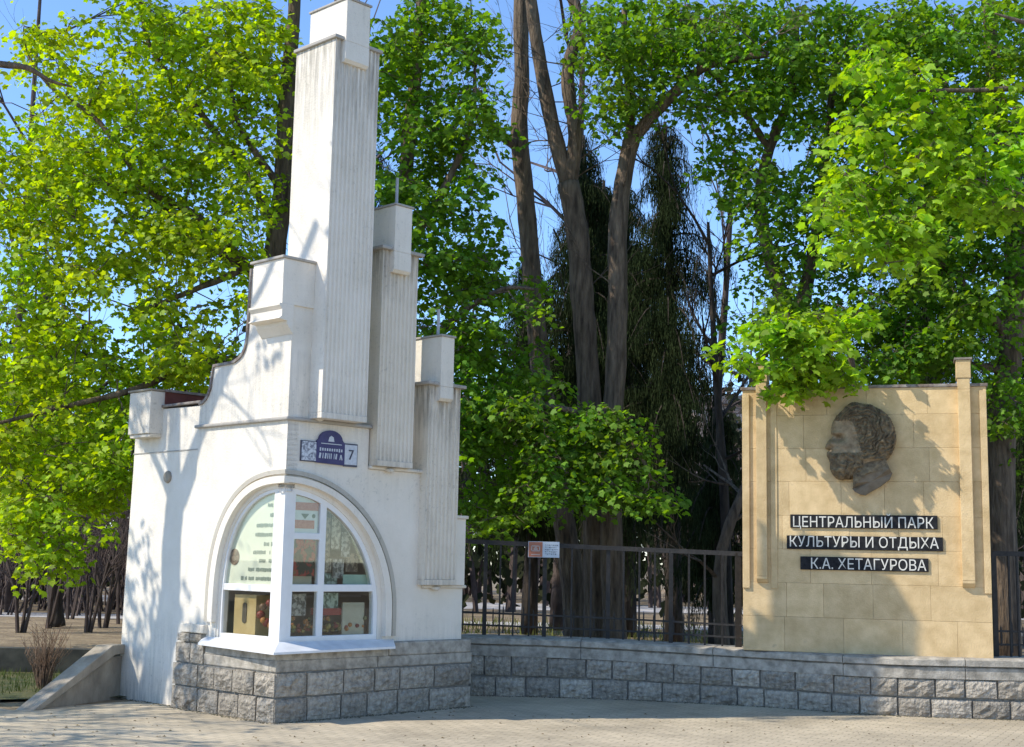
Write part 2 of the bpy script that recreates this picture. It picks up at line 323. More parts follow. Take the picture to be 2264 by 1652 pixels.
# sill: two sloping metal slabs meeting at the corner
def wedge(pts_top_in, pts_top_out, th, name, m, par):
    bb = MB(); a0, a1 = pts_top_in; o0, o1 = pts_top_out
    dn = lambda p: (p[0], p[1], p[2]-th)
    bb.add([a0, a1, o1, o0, dn(a0), dn(a1), dn(o1), dn(o0)], [(0,1,2,3),(7,6,5,4),(0,4,5,1),(1,5,6,2),(2,6,7,3),(3,7,4,0)])
    return obj(name, bb, m, par)
wedge(((E, E, .775), (1.56, E, .765)), ((-.135, -.135, .690), (1.44, -.12, .700)), .022, 'window_sill', SILL, kiosk)
wedge(((E, 1.36, .765), (E, E, .7745)), ((-.05, 1.30, .705), (-.1352, -.1352, .690)), .022, 'window_sill', SILL, kiosk)
b = MB(); b.prism([(.012, .012), (1.455, .012), (1.455, .3), (.3, .3), (.3, 1.25), (.012, 1.25)], fZ, .598, .672); obj('sill_base', b, CONC, kiosk)

# plinth of rough blocks -------------------------------------------------
def rough_block(w_, h_, d_, seed, amp=.03):
    """pillow-faced block, front towards -y, origin at its lower front left corner"""
    rs = random.Random(seed); nx, nz = 5, 4; vs_ = []; fs = []
    for j in range(nz+1):
        for i in range(nx+1):
            x = i/nx; z = j/nz
            edge = min(x, 1-x)*w_ < 1e-6 or min(z, 1-z)*h_ < 1e-6
            y = .0 if edge else -(.012 + rs.uniform(-.5, 1)*amp*.6)
            jx = 0 if edge else rs.uniform(-.25, .25)/nx; jz = 0 if edge else rs.uniform(-.25, .25)/nz
            ex = rs.uniform(0, .008)*(1 if i == 0 else -1 if i == nx else 0); ez = rs.uniform(0, .008)*(1 if j == 0 else -1 if j == nz else 0)
            vs_.append(((x+jx)*w_+ex, y, (z+jz)*h_+ez))
    for j in range(nz):
        for i in range(nx):
            a = j*(nx+1)+i; fs.append((a, a+1, a+nx+2, a+nx+1))
    k = len(vs_); vs_ += [(0, d_, 0), (w_, d_, 0), (w_, d_, h_), (0, d_, h_)]
    bl, brr, tr_, tl = 0, nx, (nx+1)*(nz+1)-1, (nx+1)*nz
    fs += [tuple([k, k+1] + list(range(brr, bl-1, -1))), tuple([k+2, k+3] + list(range(tl, tr_+1))),
           tuple([k+3, k] + [j*(nx+1) for j in range(nz+1)]), tuple([k+1, k+2] + [nx+j*(nx+1) for j in range(nz, -1, -1)]), (k+1, k, k+3, k+2)]
    bb = MB(); bb.add(vs_, fs); return bb
def place_block(par, origin, ang, w_, h_, d_, seed, mt=GRANITE, name='stone_block', amp=.03):
    o_ = obj(name, rough_block(w_, h_, d_, seed, amp), mt, par); o_.location = origin; o_.rotation_euler = (0, 0, ang); return o_
plinth = obj('plinth', MB().box((.02, .02, -.05), (2.66, 1.80, .60)), GRANITE_D, kiosk)
sd = 100
for row, (z0, z1) in enumerate(((.0, .235), (.245, .475))):
    u = .0; k = 0
    while u < 2.66:
        wd = random.uniform(.34, .52); 
        if u + wd > 2.45: wd = 2.68-u
        sd += 1; jz_ = random.uniform(-.012, .006); place_block(plinth, (u+.004, .004-random.uniform(0, .012), z0), 0, wd-.012, z1-z0+jz_, .12, sd, amp=random.uniform(.02, .055)); u += wd
    v = .0
    while v < 1.80:
        wd = random.uniform(.28, .42)
        if v + wd > 1.62: wd = 1.83-v
        sd += 1; place_block(plinth, (-random.uniform(0, .012), v+wd-.006, z0), -math.pi/2, wd-.012, z1-z0+random.uniform(-.012, .006), .12, sd, amp=random.uniform(.02, .055)); v += wd
for (v0, v1, z0, z1) in ((1.28, 1.52, .485, .69), (1.53, 1.80, .485, .69), (1.33, 1.55, .70, .79), (1.56, 1.78, .70, .79)):
    sd += 1; place_block(plinth, (.004, v1, z0), -math.pi/2, v1-v0, z1-z0, .12, sd, amp=.012)
b = MB(); b.box((.006, 1.30, .795), (.2, 1.74, .885)); bevel(obj('plinth_cap', b, WHITEW, plinth), .01)
for (u0, u1) in ((.002, 1.31), (1.318, 2.69)):
    b = MB(); b.box((u0, .004, .483), (u1, .12, .597)); bevel(obj('plinth_band', b, CONC, plinth), .012)
b = MB(); b.box((.006, .125, .483), (.12, 1.27, .594)); bevel(obj('plinth_band', b, CONC, plinth), .012)
b = MB(); b.box((1.46, -.006, .598), (2.665, .2, .738)); bevel(obj('plinth_cap', b, CONC, plinth), .014)

# fluted pillars ------------------------------------------------------------
def shaft(u0, u1, v0, v1, z0, z1, nfl, name='fluted_shaft'):
    poly = []; wd = (u1-u0)/nfl; rg = wd*.20; dp = wd*.34
    poly.append((u0, v0))
    for i in range(nfl):
        a = u0+i*wd
        for k in range(6):
            s = k/5; poly.append((a+rg+(wd-2*rg)*s, v0+dp*math.sin(math.pi*s)**.8 if 0 < k < 5 else v0))
    poly.append((u1, v0)); poly += [(u1, v1), (u0, v1)]
    q = [poly[0]]
    for p_ in poly[1:]:
        if abs(p_[0]-q[-1][0])+abs(p_[1]-q[-1][1]) > 1e-5: q.append(p_)
    bb = MB(); bb.prism(q, fZ, z0+.06, z1)
    bb.box((u0, v0-.004, z0), (u1+.002, v1-.01, z0+.058))
    return bb
def pillar(u0, u1, v0, v1, z0, z1, nfl, blk, mt, capo=.03):
    sh = obj('fluted_pillar', shaft(u0, u1, v0, v1, z0, z1, nfl), mt, kiosk)
    bb = MB(); bb.box((u0-capo, v0-capo, z1), (u1+capo, v1+.02, z1+.038)); bevel(obj('pillar_cap', bb, TRIMD, kiosk), .008)
    bu0, bu1, bv0, bv1, bz, tz = blk
    bb = MB(); bb.box((bu0, bv0, z1-.01), (bu1, bv1, bz)); bevel(obj('top_block', bb, WHITE, kiosk), .006)
    bb = MB(); bb.prism([(bv0, z1-.012), (bv0, tz+.03), (bv0+.03, tz), (v0+.012, tz), (v0+.012, z1-.012)], fL, bu0, bu1); obj('hanging_tab', bb, WHITE, kiosk)
    bb = MB(); bb.box((bu0-.015, bv0-.015, bz), (bu1+.015, bv1+.015, bz+.025)); bevel(obj('block_cap', bb, TRIMD, kiosk), .006)
WT = WHITE
pillar(.315, .915, -.150, .53, 3.016, 7.04, 11, (.405, .725, -.205, .43, 7.49, 6.80), WHITET)
pillar(1.15, 1.66, -.05, .40, 2.588, 4.93, 9, (1.25, 1.49, -.12, .33, 5.43, 4.69), WHITE2, .05)
pillar(1.88, 2.36, -.05, .40, 1.338, 3.53, 8, (1.985, 2.18, -.12, .33, 4.08, 3.36), WHITE3, .05)
for (u, v, z0, z1) in ((1.41, .06, 5.45, 5.80), (2.09, .06, 4.10, 4.42), (.62, .10, 7.52, 7.85)):
    obj('metal_rod', MB().tube([KW(u, v, z0) , KW(u, v, z1)], .017, 8), mat('grey_metal_rod', (.35, .36, .38), (.5, .5, .52), 9, rough=.5), kiosk, world=True)
# low stub beside the last pillar
b = MB(); b.box((2.37, -.01, 1.338), (2.53, .30, 2.07)); obj('side_stub', b, WHITE, kiosk)
b = MB(); b.box((2.36, -.03, 2.072), (2.56, .32, 2.11)); bevel(obj('side_stub_cap', b, WHITEW, kiosk), .01)
# drip lumps under the pillars
for (u, z) in ((.42, 3.03), (1.4, 2.56), (2.12, 1.31)):
    bb = MB(); bb.tube([(u-.06, .03, z), (u, .0, z-.012), (u+.07, .02, z)], [.012, .028, .012], 7); obj('mortar_lump', bb, WHITEW, kiosk, smooth=True)

# scroll parapet over the left side
prof = [(1.665, 3.235), (1.60, 3.245), (1.54, 3.28), (1.49, 3.33), (1.455, 3.40), (1.44, 3.47), (1.43, 3.55), (1.42, 3.635), (1.12, 3.64), (1.03, 3.65), (.95, 3.68), (.89, 3.72), (.85, 3.77), (.825, 3.84), (.81, 3.93), (.805, 4.17), (.80, 4.37), (.79, 4.64)]
b = MB(); b.prism([(E, 3.02)] + [(1.665, 3.02)] + prof + [(E, 4.64)], fL, E, .316); obj('scroll_parapet', b, WHITE, kiosk)
def coping_strip(name, pr, par, u0, u1, th, m):
    bb = MB(); n = len(pr); nor = []
    for i in range(n):
        a = pr[max(i-1, 0)]; c = pr[min(i+1, n-1)]; dx, dz = c[0]-a[0], c[1]-a[1]; l_ = math.hypot(dx, dz) or 1; nor.append((-dz/l_, dx/l_))
    sg = 1
    o_ = [(p_[0]-q[0]*th*sg*-1, p_[1]-q[1]*th*sg*-1) for p_, q in zip(pr, nor)]
    # outward is up / left (towards +v)
    o_ = [(p_[0]+abs(q[0])*th, p_[1]+abs(q[1])*th) for p_, q in zip(pr, nor)]
    vs_ = [(u0, *p_) for p_ in pr] + [(u0, *p_) for p_ in o_] + [(u1, *p_) for p_ in pr] + [(u1, *p_) for p_ in o_]
    fs = []
    for k in range(n-1):
        fs += [(k, k+1, n+k+1, n+k), (2*n+k, 3*n+k, 3*n+k+1, 2*n+k+1), (n+k, n+k+1, 3*n+k+1, 3*n+k), (k, 2*n+k, 2*n+k+1, k+1)]
    fs += [(0, n, 3*n, 2*n), (n-1, 3*n-1, 4*n-1, 2*n-1)]
    bb.add(vs_, fs); return obj(name, bb, m, par)
coping_strip('coping', prof, kiosk, E-.02, .33, .03, COPING)
# T left edge dark line
b = MB(); b.box((.34, .531, 4.7), (.91, .545, 7.03)); obj('coping', b, COPING, kiosk)
# corbelled box on the parapet end
b = MB(); b.box((-.09, .04, 4.16), (.314, .56, 4.625)); obj('corbel_box', b, WHITE, kiosk)
b = MB(); b.box((-.115, .02, 4.627), (.3165, .60, 4.655)); bevel(obj('corbel_cap', b, TRIMD, kiosk), .006)
b = MB(); b.prism([(-.125, 4.158), (-.125, 4.135), (-.09, 4.10), (-.09, 4.03), (-.125, 4.0), (-.02, 3.985), (-.02, 3.95), (.055, 3.86), (.055, 4.158)], lambda a, bb_, d: (a, d, bb_), .035, .57); obj('corbel', b, WHITE, kiosk)
b = MB(); b.box((.03, .03, 3.02), (.075, .10, 3.86)); 

# wing wall ---------------------------------------------------------------
wing = empty('wing_wall', KW(E, 1.67, 0), RA, label='tall white side wall of the kiosk crossed by the shadow of a tree trunk', category='wall')
def WL(bb): 
    off = Vector((E, 1.67, 0)); bb.v = [tuple(Vector(p_)-off) for p_ in bb.v]; return bb
b = MB(); b.prism([(1.668, -.05), (1.668, 3.235), (3.02, 3.255), (3.02, 2.6), (3.06, 1.2), (3.07, -.05)], fL, E+.03, E+.32); obj('wall', WL(b), WHITE, wing)
b = MB(); b.box((E+.022, 1.68, 2.752), (E+.05, 3.03, 2.764)); obj('joint', WL(b), TRIMD, wing)
b = MB(); b.box((E+.0, 1.67, 3.262), (E+.34, 2.45, 3.292)); bevel(obj('coping', WL(b), COPING, wing), .008)
b = MB(); b.box((-.08, 2.45, 2.96), (.42, 2.90, 3.44)); b.prism([(2.45, 2.958), (2.47, 2.92), (2.88, 2.92), (2.90, 2.958)], fL, -.06, .35); bevel(obj('end_block', WL(b), WHITEW, wing), .006)
b = MB(); b.box((-.10, 2.44, 3.443), (.44, 2.92, 3.468)); bevel(obj('block_cap', WL(b), PARAP, wing), .006)
b = MB(); b.box((.10, 2.441-.02, 3.30), (.95, 2.449, 3.44)); b.box((.425, 2.42, 3.30), (.95, 2.9, 3.44)); obj('red_roof_flashing', WL(b), REDM, wing)
b = MB(); b.box((.09, 2.40, 3.442), (.97, 2.4385, 3.47)); obj('flashing_top', WL(b), COPING, wing)
b = MB(); b.tube([Vector((E+.034, 2.27, 2.47)) , Vector((E+.0, 2.27, 2.47))], [.075, .06], 14); bevel(obj('round_cover', WL(b), PARAP, wing), .01)

# street sign on the kiosk --------------------------------------------------
def on_right(u, z, v): return KW(u, v, z)
NAVY = mat('navy_enamel', (.030, .024, .095), (.045, .037, .13), 14, rough=.45, spec=.45)
SIGNW = mat('dirty_white_sign', (.48, .50, .54), (.60, .62, .66), 30, rough=.5, spec=.4)
SIGNG = mat('faded_grey_plate', (.20, .21, .25), (.58, .60, .64), 34, rough=.5, lo=.42, hi=.56, detail=3)
SIGND = mat('grey_sign_edge', (.055, .055, .08), (.10, .10, .13), 14, rough=.5)
sg = empty('street_sign', KW(.6, E, 2.58), RA, label='blue round-topped address sign with a white number plate reading 7 above the arched window', category='sign')
def SG(bb):
    off = Vector((.6, E, 2.58)); bb.v = [tuple(Vector(p_)-off) for p_ in bb.v]; return bb
obj('side_plate', SG(MB().box((.225, E-.020, 2.578), (.415, E-.002, 2.79))), SIGND, sg)
obj('faded_plate', SG(MB().box((.232, E-.024, 2.588), (.415, E-.0205, 2.782))), SIGNG, sg)
pl = [(.415, 2.575), (.785, 2.565), (.785, 2.79), (.765, 2.812)] + [(.60+.155*math.cos(a), 2.812+.105*math.sin(a)) for a in np.linspace(.1, math.pi-.1, 14)] + [(.435, 2.812), (.415, 2.79)]
obj('name_plate', SG(MB().prism(pl, fR, E-.028, E-.003)), NAVY, sg)
obj('number_frame', SG(MB().box((.787, E-.020, 2.558), (.965, E-.002, 2.80))), SIGND, sg)
obj('number_plate', SG(MB().box((.789, E-.024, 2.578), (.955, E-.0205, 2.785))), SIGNW, sg)
b = MB()
for i in range(10):
    x = .455+i*.031; h = .028 if i not in (0, 8) else .036
    b.box((x, E-.031, 2.715-h/2), (x+.017, E-.0285, 2.715+h/2))
for i, (x, ww) in enumerate(((.445, .032), (.492, .014), (.52, .026), (.555, .014), (.58, .012), (.60, .014), (.64, .010), (.66, .026))):
    b.prism([(x, 2.625), (x+ww*.7, 2.62), (x+ww, 2.675), (x+ww*.3, 2.68)], fR, E-.031, E-.0285)
b.prism([(.715, 2.618), (.727, 2.618), (.735, 2.655), (.743, 2.618), (.756, 2.618), (.742, 2.672), (.728, 2.672)], fR, E-.031, E-.0285)
b.box((.47, E-.031, 2.772), (.74, E-.0285, 2.780))
b.prism([(.56, 2.80), (.64, 2.80), (.63, 2.845), (.60, 2.862), (.575, 2.845)], fR, E-.031, E-.0285)
obj('lettering', SG(b), SIGNW, sg)['kind'] = 'stuff'

def text_obj(name, s_, size, m, M, parent=None, extrude=.004, xs=1.0, offset=0, width=None):
    cu = bpy.data.curves.new(name, 'FONT'); cu.body = s_; cu.size = size; cu.extrude = extrude; cu.align_x = 'CENTER'; cu.align_y = 'CENTER'; cu.offset = offset; cu.resolution_u = 3
    tmp = bpy.data.objects.new('tmp', cu); COL.objects.link(tmp)
    dg = bpy.context.evaluated_depsgraph_get(); me = bpy.data.meshes.new_from_object(tmp.evaluated_get(dg))
    bpy.data.objects.remove(tmp); me.materials.clear(); me.materials.append(m)
    co = np.empty(len(me.vertices)*3); me.vertices.foreach_get('co', co); co = co.reshape(-1, 3)
    if width: co[:, 0] = (co[:, 0]-(co[:, 0].max()+co[:, 0].min())/2)*width/(co[:, 0].max()-co[:, 0].min())
    if size > 0: co[:, 1] -= (co[:, 1].max()+co[:, 1].min())/2
    me.vertices.foreach_set('co', co.ravel()); me.update()
    me.transform(M)
    o_ = bpy.data.objects.new(name, me); COL.objects.link(o_)
    if parent is not None: o_.parent = parent
    return o_
STAND = Matrix.Rotation(math.pi/2, 4, 'X')       # text upright, facing -y
text_obj('number', '7', .15, SIGND, Matrix.Translation((.872-.6, -.027, 2.682-2.58)) @ STAND, sg)

# things in the window ------------------------------------------------------
def kthing(name, bb, m, **k):
    o_ = obj(name, bb, m); o_.location = C0; o_.rotation_euler = (0, 0, RA)
    return tag(o_, **k)
PAPER = mat('pale_green_paper', (.66, .66, .56), (.74, .74, .63), 3); INK = flat('grey_ink', (.26, .30, .26))
pst = empty('menu_poster', KW(.14, .6, 1.33), RA, label='pale green price list with grey print behind the left pane of the kiosk', category='poster')
ofp = Vector((.14, .6, 1.33))
def PL_(bb): bb.v = [tuple(Vector(p_)-ofp) for p_ in bb.v]; return bb
xs = np.linspace(.2, 1.09, 14); poly = [(.2, 1.30), (1.09, 1.30)] + [(x, zarc(x, 1.05, 1.18, ARl)) for x in xs[::-1]]
obj('sheet', PL_(MB().prism(poly, fL, .128, .132)), PAPER, pst)
rs = random.Random(3); b = MB()
for (z, x0, x1) in ((2.13, .30, .42), (2.03, .30, .37), (1.925, .29, .62), (1.83, .29, .62), (1.735, .31, .45), (1.65, .30, .63), (1.565, .30, .56), (1.475, .30, .72), (1.385, .30, .84)):
    x = x0
    while x < x1:
        ww = rs.uniform(.010, .022)
        if rs.random() > .12: b.box((.1245, x, z-rs.uniform(.014, .022)), (.1275, x+ww, z+rs.uniform(.014, .022)))
        x += ww+rs.uniform(.003, .009)
obj('print', PL_(b), INK, pst)
b = MB()
b.tube([(.122, .97, 1.60), (.1262, .97, 1.60)], [.085, .085], 18); obj('round_picture', PL_(b), mat('brown_picture', (.06, .03, .02), (.30, .22, .17), 22), pst)
kthing('cardboard_box', MB().box((.16, .62, .83), (.34, .93, 1.24)).prism([(.0, 0), (0, 0), (0, 0)], fL, 0, 0) if False else MB().box((.16, .60, .80), (.34, .98, 1.215)),
       mat('brown_cardboard', (.42, .30, .14), (.50, .37, .19), 5), label='brown cardboard box with an oval hand hole in the lower left window pane', category='box')
bx = bpy.context.scene.objects['cardboard_box']
b = MB(); b.prism([(.79+.036*math.cos(a), 1.03+(.075 if math.sin(a) > 0 else -.075)+.03*math.sin(a)) for a in np.linspace(0, 2*math.pi, 20, endpoint=False)], fL, .152, .158); hh = obj('hand_hole', b, flat('dark_hole', (.10, .08, .06)), bx)
def panel_poster(u0, u1, z0, z1, v, m, **k): return kthing('poster', MB().box((u0, v, z0), (u1, v+.004, z1)), m, **k)
pp = panel_poster(.20, .56, 1.83, 2.29, .135, mat('white_card', (.52, .56, .55), (.64, .67, .65), 6), label='white leaflet with two red bands in the small top pane of the kiosk window', category='poster')
for z0, z1, nm in ((2.085, 2.165, 'red_band'), (1.90, 1.985, 'red_band')):
    obj(nm, MB().box((.20, .129, z0), (.545 if z0 > 2 else .50, .1345, z1)), mat('red_print', (.36, .07, .05), (.5, .2, .14), 40), pp)
b = MB(); b.prism([(.33, 2.05), (.38, 1.995), (.43, 2.05)], fR, .130, .1345); b.tube([(.49, .131, 2.03), (.49, .1345, 2.03)], .022, 12); b.box((.355, .130, 1.92), (.362, .1338, 1.99))
obj('green_mark', b, flat('dark_green_print', (.04, .08, .05)), pp)
VEG = mat('dark_red_vegetable_print', (.02, .025, .012), (.32, .02, .015), 11, rough=.5, detail=2, c3=(.14, .12, .05), c3pos=.70, lo=.49, hi=.56)
panel_poster(.215, .52, 1.42, 1.80, .125, VEG, label='dark poster of red peppers in the middle pane of the kiosk window', category='poster')
kthing('price_card', MB().box((.22, .14, 1.335), (.50, .146, 1.42)), mat('tan_card', (.33, .30, .21), (.40, .37, .27), 5), label='tan card standing under the red pepper poster', category='card')
kthing('price_card', MB().box((.92, .15, 1.335), (1.28, .156, 1.44)), mat('green_card', (.24, .38, .31), (.32, .46, .38), 5), label='green price card at the foot of the large arched pane', category='card')
kthing('display_board', MB().box((.95, .17, .82), (1.24, .19, 1.15)), mat('beige_board', (.40, .37, .28), (.48, .45, .35), 5), label='beige board leaning in the lower right window pane', category='board')
rr = random.Random(5)
for i in range(26):
    u = rr.uniform(.66, 1.25); v = rr.uniform(.5, 1.3); z = rr.uniform(1.2, 2.0); s1 = rr.uniform(.05, .11); s2 = rr.uniform(.08, .2)
    if i < 12:
        c = rr.choice([(.45, .43, .38), (.35, .34, .32), (.5, .42, .3), (.25, .2, .16), (.38, .42, .4)])
        kthing('goods_carton', MB().box((u, v, z), (u+s1, v+s1, z+s2)), flat('carton_print', c), group='cartons on the shelves inside the kiosk', label='small carton on a dim shelf behind the large arched pane', category='carton')
COLL = [mat('collage_print_%s' % n_, a_, c_, 26, rough=.5, detail=3, stretch=(1, 1, .8), lo=.44, hi=.56) for n_, a_, c_ in (('grey', (.10, .095, .08), (.40, .38, .33)), ('beige', (.16, .13, .09), (.45, .40, .30)), ('brown', (.07, .05, .035), (.26, .21, .15)), ('green', (.10, .14, .10), (.36, .44, .36)))]
for n_i, (u0, u1, z0, z1, c_, w_) in enumerate(((.66, .76, 1.62, 2.02, 2, 'narrow brown sheet at the left of the large arched pane'), (.78, .90, 1.70, 2.08, 1, 'beige printed sheet high in the large arched pane'), (.92, 1.04, 1.62, 1.88, 0, 'grey printed sheet right of the beige one in the arched pane'), (.64, .80, 1.46, 1.60, 1, 'small beige sheet low at the left of the arched pane'), (.82, .97, 1.40, 1.60, 0, 'grey printed sheet in the middle of the arched pane'), (1.0, 1.16, 1.47, 1.66, 2, 'brown printed sheet at the right of the arched pane'), (.24, .50, 1.02, 1.24, 0, 'grey printed sheet behind the small lower pane'), (.64, .92, 1.06, 1.25, 3, 'green printed sheet at the top of the lower right pane'), (.64, .90, 1.34, 1.45, 3, 'green printed strip at the foot of the arched pane'))):
    kthing('paper_sheet', MB().box((u0, .19+.004*n_i, z0), (u1, .193+.004*n_i, z1)), COLL[c_], label=w_, category='paper')
for z in (1.18, 1.6):
    kthing('shelf', MB().box((.6, .9, z), (1.8, 1.5, z+.02)), flat('pale_shelf', (.45, .43, .4)), label='pale %s shelf inside the kiosk behind the arched pane' % ('lower' if z < 1.5 else 'upper'), category='shelf')
def fruit(p_, r, m, where='lower right', grp='fruit heaped behind the lower window panes'):
    bb = MB(); n = 8
    for j in range(1, 6):
        pass
    pts = [(p_[0], p_[1], p_[2]-r*.9), (p_[0], p_[1], p_[2]-r*.6), (p_[0], p_[1], p_[2]), (p_[0], p_[1], p_[2]+r*.6), (p_[0], p_[1], p_[2]+r*.85)]
    bb.tube(pts, [r*.35, r*.8, r, r*.75, r*.2], n, wob=.05)
    o_ = kthing('fruit', bb, m, group=grp, label='small round fruit in the heap behind the %s of the kiosk' % (where+(' panes' if where == 'lower right' else ' pane')), category='fruit')
    o_.data.polygons.foreach_set('use_smooth', [True]*len(o_.data.polygons))
FM = [mat('fruit_'+n_, c, tuple(x*.7 for x in c), 12, rough=.4) for n_, c in (('orange', (.40, .16, .04)), ('yellow', (.36, .28, .08)), ('red', (.24, .04, .03)), ('green', (.12, .14, .05)), ('brown', (.16, .09, .05)))]
for i in range(80):
    u = rr.uniform(.28, 1.25); r = rr.uniform(.016, .030)
    fruit((u, rr.uniform(.16, .30), .84+r+rr.uniform(0, .06)+(.07 if rr.random() < .3 else 0)), r, FM[rr.choice((0, 0, 1, 1, 2, 3, 4))])
for i in range(9):
    r = rr.uniform(.035, .05); u = rr.uniform(.25, .45)
    fruit((rr.uniform(.15, .25), rr.uniform(.33, .56), .86+r+rr.uniform(0, .25)), r, FM[rr.choice((0, 2, 4))], 'lower left', 'fruit beside the cardboard box')
kthing('display_tray', MB().box((.66, .20, 1.02), (1.2, .34, 1.09)), flat('dark_red_tray', (.30, .04, .03)), label='dark red tray above the fruit in the lower right pane', category='tray')

# ================================================================== LOW CURVED STONE WALL
WP = [(1005, 1536, 1405), (1045, 1538, 1407), (1190, 1541, 1411), (1350, 1546, 1418), (1500, 1553, 1427), (1662, 1561, 1437), (1780, 1569, 1444), (1900, 1579, 1450), (2020, 1585, 1454), (2264, 1593, 1459)]
base = [ground(x, y) for x, y, _ in WP]; tops = [at(x, yt, g.y).z for (x, _, yt), g in zip(WP, base)]
ext = base[-1] + (base[-1]-base[-2]).normalized()*3.0
base.append(ext); tops.append(tops[-1])
S = [0]
for a, c in zip(base, base[1:]): S.append(S[-1]+(c-a).length)
def wallpt(s, off=0):
    s = max(0, min(S[-1]-1e-4, s)); i = max(j for j in range(len(S)-1) if S[j] <= s); t_ = (s-S[i])/(S[i+1]-S[i])
    # smooth tangent
    def tg(k): a = base[max(k-1, 0)]; c = base[min(k+1, len(base)-1)]; return (c-a).normalized()
    tt = (tg(i)*(1-t_)+tg(i+1)*t_).normalized(); nn = Vector((-tt.y, tt.x, 0))
    return base[i].lerp(base[i+1], t_)+nn*off, tt, tops[i]*(1-t_)+tops[i+1]*t_
lw = empty('low_stone_wall', base[1], 0, label='low curved retaining wall of rough grey stone blocks running from the kiosk to the right edge', category='wall')
b = MB(); n = 60; ring_ = []
for k in range(n+1):
    s = S[-1]*k/n; p0, tt, th = wallpt(s, .03); p1, _, _ = wallpt(s, .45)
    b.v += [tuple(p0+Vector((0, 0, -.05))), tuple(p0+Vector((0, 0, th-.05))), tuple(p1+Vector((0, 0, th-.05))), tuple(p1+Vector((0, 0, -.05)))]
for k in range(n):
    a = 4*k; b.f += [(a, a+4, a+5, a+1), (a+1, a+5, a+6, a+2), (a+2, a+6, a+7, a+3)]; b.m += [0]*3
obj('wall_core', b, GRANITE_D, lw, world=True)
for row in range(2):
    s = .0 if row else .19
    while s < S[-1]-.1:
        wd = random.uniform(.29, .47)
        p0, tt, th = wallpt(s+.006); p1, _, _ = wallpt(s+wd-.008); hh_ = (th-.22)/2
        ang = math.atan2((p1-p0).y, (p1-p0).x); z0 = .0 if row == 0 else hh_+.006
        sd += 1; o_ = place_block(lw, (0, 0, 0), ang, (p1-p0).length, hh_-.012+random.uniform(-.012, .006), .12, sd, amp=random.uniform(.02, .055))
        o_.location = p0+Vector((0, 0, z0))-base[1]; s += wd
# coping: smooth band, then a slightly rounded slab, in long pieces
s = 0
while s < S[-1]:
    L_ = min(random.uniform(1.3, 1.9), S[-1]-s); m_ = 8
    for (oa, ob, za, zb, nm) in ((-.012, .35, -.225, -.085, 'band_stone'), (-.035, .47, -.082, .0, 'coping_stone')):
        bb = MB()
        for k in range(m_+1):
            q = s+.004+(L_-.008)*k/m_; p0, tt, th = wallpt(q, oa); p1, _, _ = wallpt(q, ob)
            jj = random.uniform(-.004, .004)
            for p_, z in ((p0, th+za), (p0+tt*0, th+zb-.02+jj), (p0.lerp(p1, .10), th+zb+jj), (p1, th+zb+.01), (p1, th+za)): bb.v.append(tuple(p_+Vector((0, 0, z))))
        for k in range(m_):
            for j in range(5): a = 5*k; bb.f.append((a+j, a+5+j, a+5+(j+1) % 5, a+(j+1) % 5)); bb.m.append(0)
        bb.f += [(0, 1, 2, 3, 4), tuple(5*m_+j for j in (4, 3, 2, 1, 0))]; bb.m += [0, 0]
        obj(nm, bb, CONC, lw, world=True)
    s += L_
# loose crumbs, moss and dirt along the foot of the walls (uncountable)
b = MB(); rs = random.Random(9)
def crumb(p_, r):
    h = r*rs.uniform(.3, .7); n = 5; vs_ = [(p_.x+r*rs.uniform(.6, 1)*math.cos(a), p_.y+r*rs.uniform(.6, 1)*math.sin(a), .0) for a in np.linspace(0, 6.28, n, endpoint=False)] + [(p_.x, p_.y, h)]
    b.add(vs_, [(i, (i+1) % n, n) for i in range(n)])
for i in range(700):
    p_, tt, th = wallpt(rs.uniform(0, S[-1]), -abs(rs.gauss(0, .03))-.01); crumb(p_, rs.uniform(.006, .022))
for i in range(260):
    u = rs.uniform(-.05, 2.7); p_ = KW(u, -abs(rs.gauss(0, .035))-.02, 0); crumb(p_, rs.uniform(.006, .02))
    v = rs.uniform(0, 3.0); p_ = KW(-abs(rs.gauss(0, .03))-.02+(.08 if v > 1.85 else 0), v, 0); crumb(p_, rs.uniform(.006, .02))
o_ = obj('dirt_crumbs', b, mat('dark_moss_dirt', (.06, .055, .03), (.20, .17, .11), 30)); tag(o_, kind='stuff', label='dark crumbs of dirt and moss along the foot of the walls', category='dirt')

rs = random.Random(19); b = MB()
for i in range(420):
    x = rs.uniform(-5.5, 6); y = rs.uniform(10.5, 15.0); a = rs.uniform(0, 6.28); r_ = rs.uniform(.008, .022); z = .004
    b.add([(x+r_*math.cos(a), y+r_*math.sin(a), z), (x+r_*.5*math.cos(a+1.6), y+r_*.5*math.sin(a+1.6), z+r_*.5), (x-r_*math.cos(a), y-r_*math.sin(a), z), (x+r_*.5*math.cos(a-1.6), y+r_*.5*math.sin(a-1.6), z+.001)], [(0, 1, 2), (0, 2, 3)])
tag(obj('fallen_leaves', b, mat('dry_litter', (.10, .07, .035), (.24, .17, .08), 3)), kind='stuff', label='small dry leaf scraps scattered on the paving', category='litter')

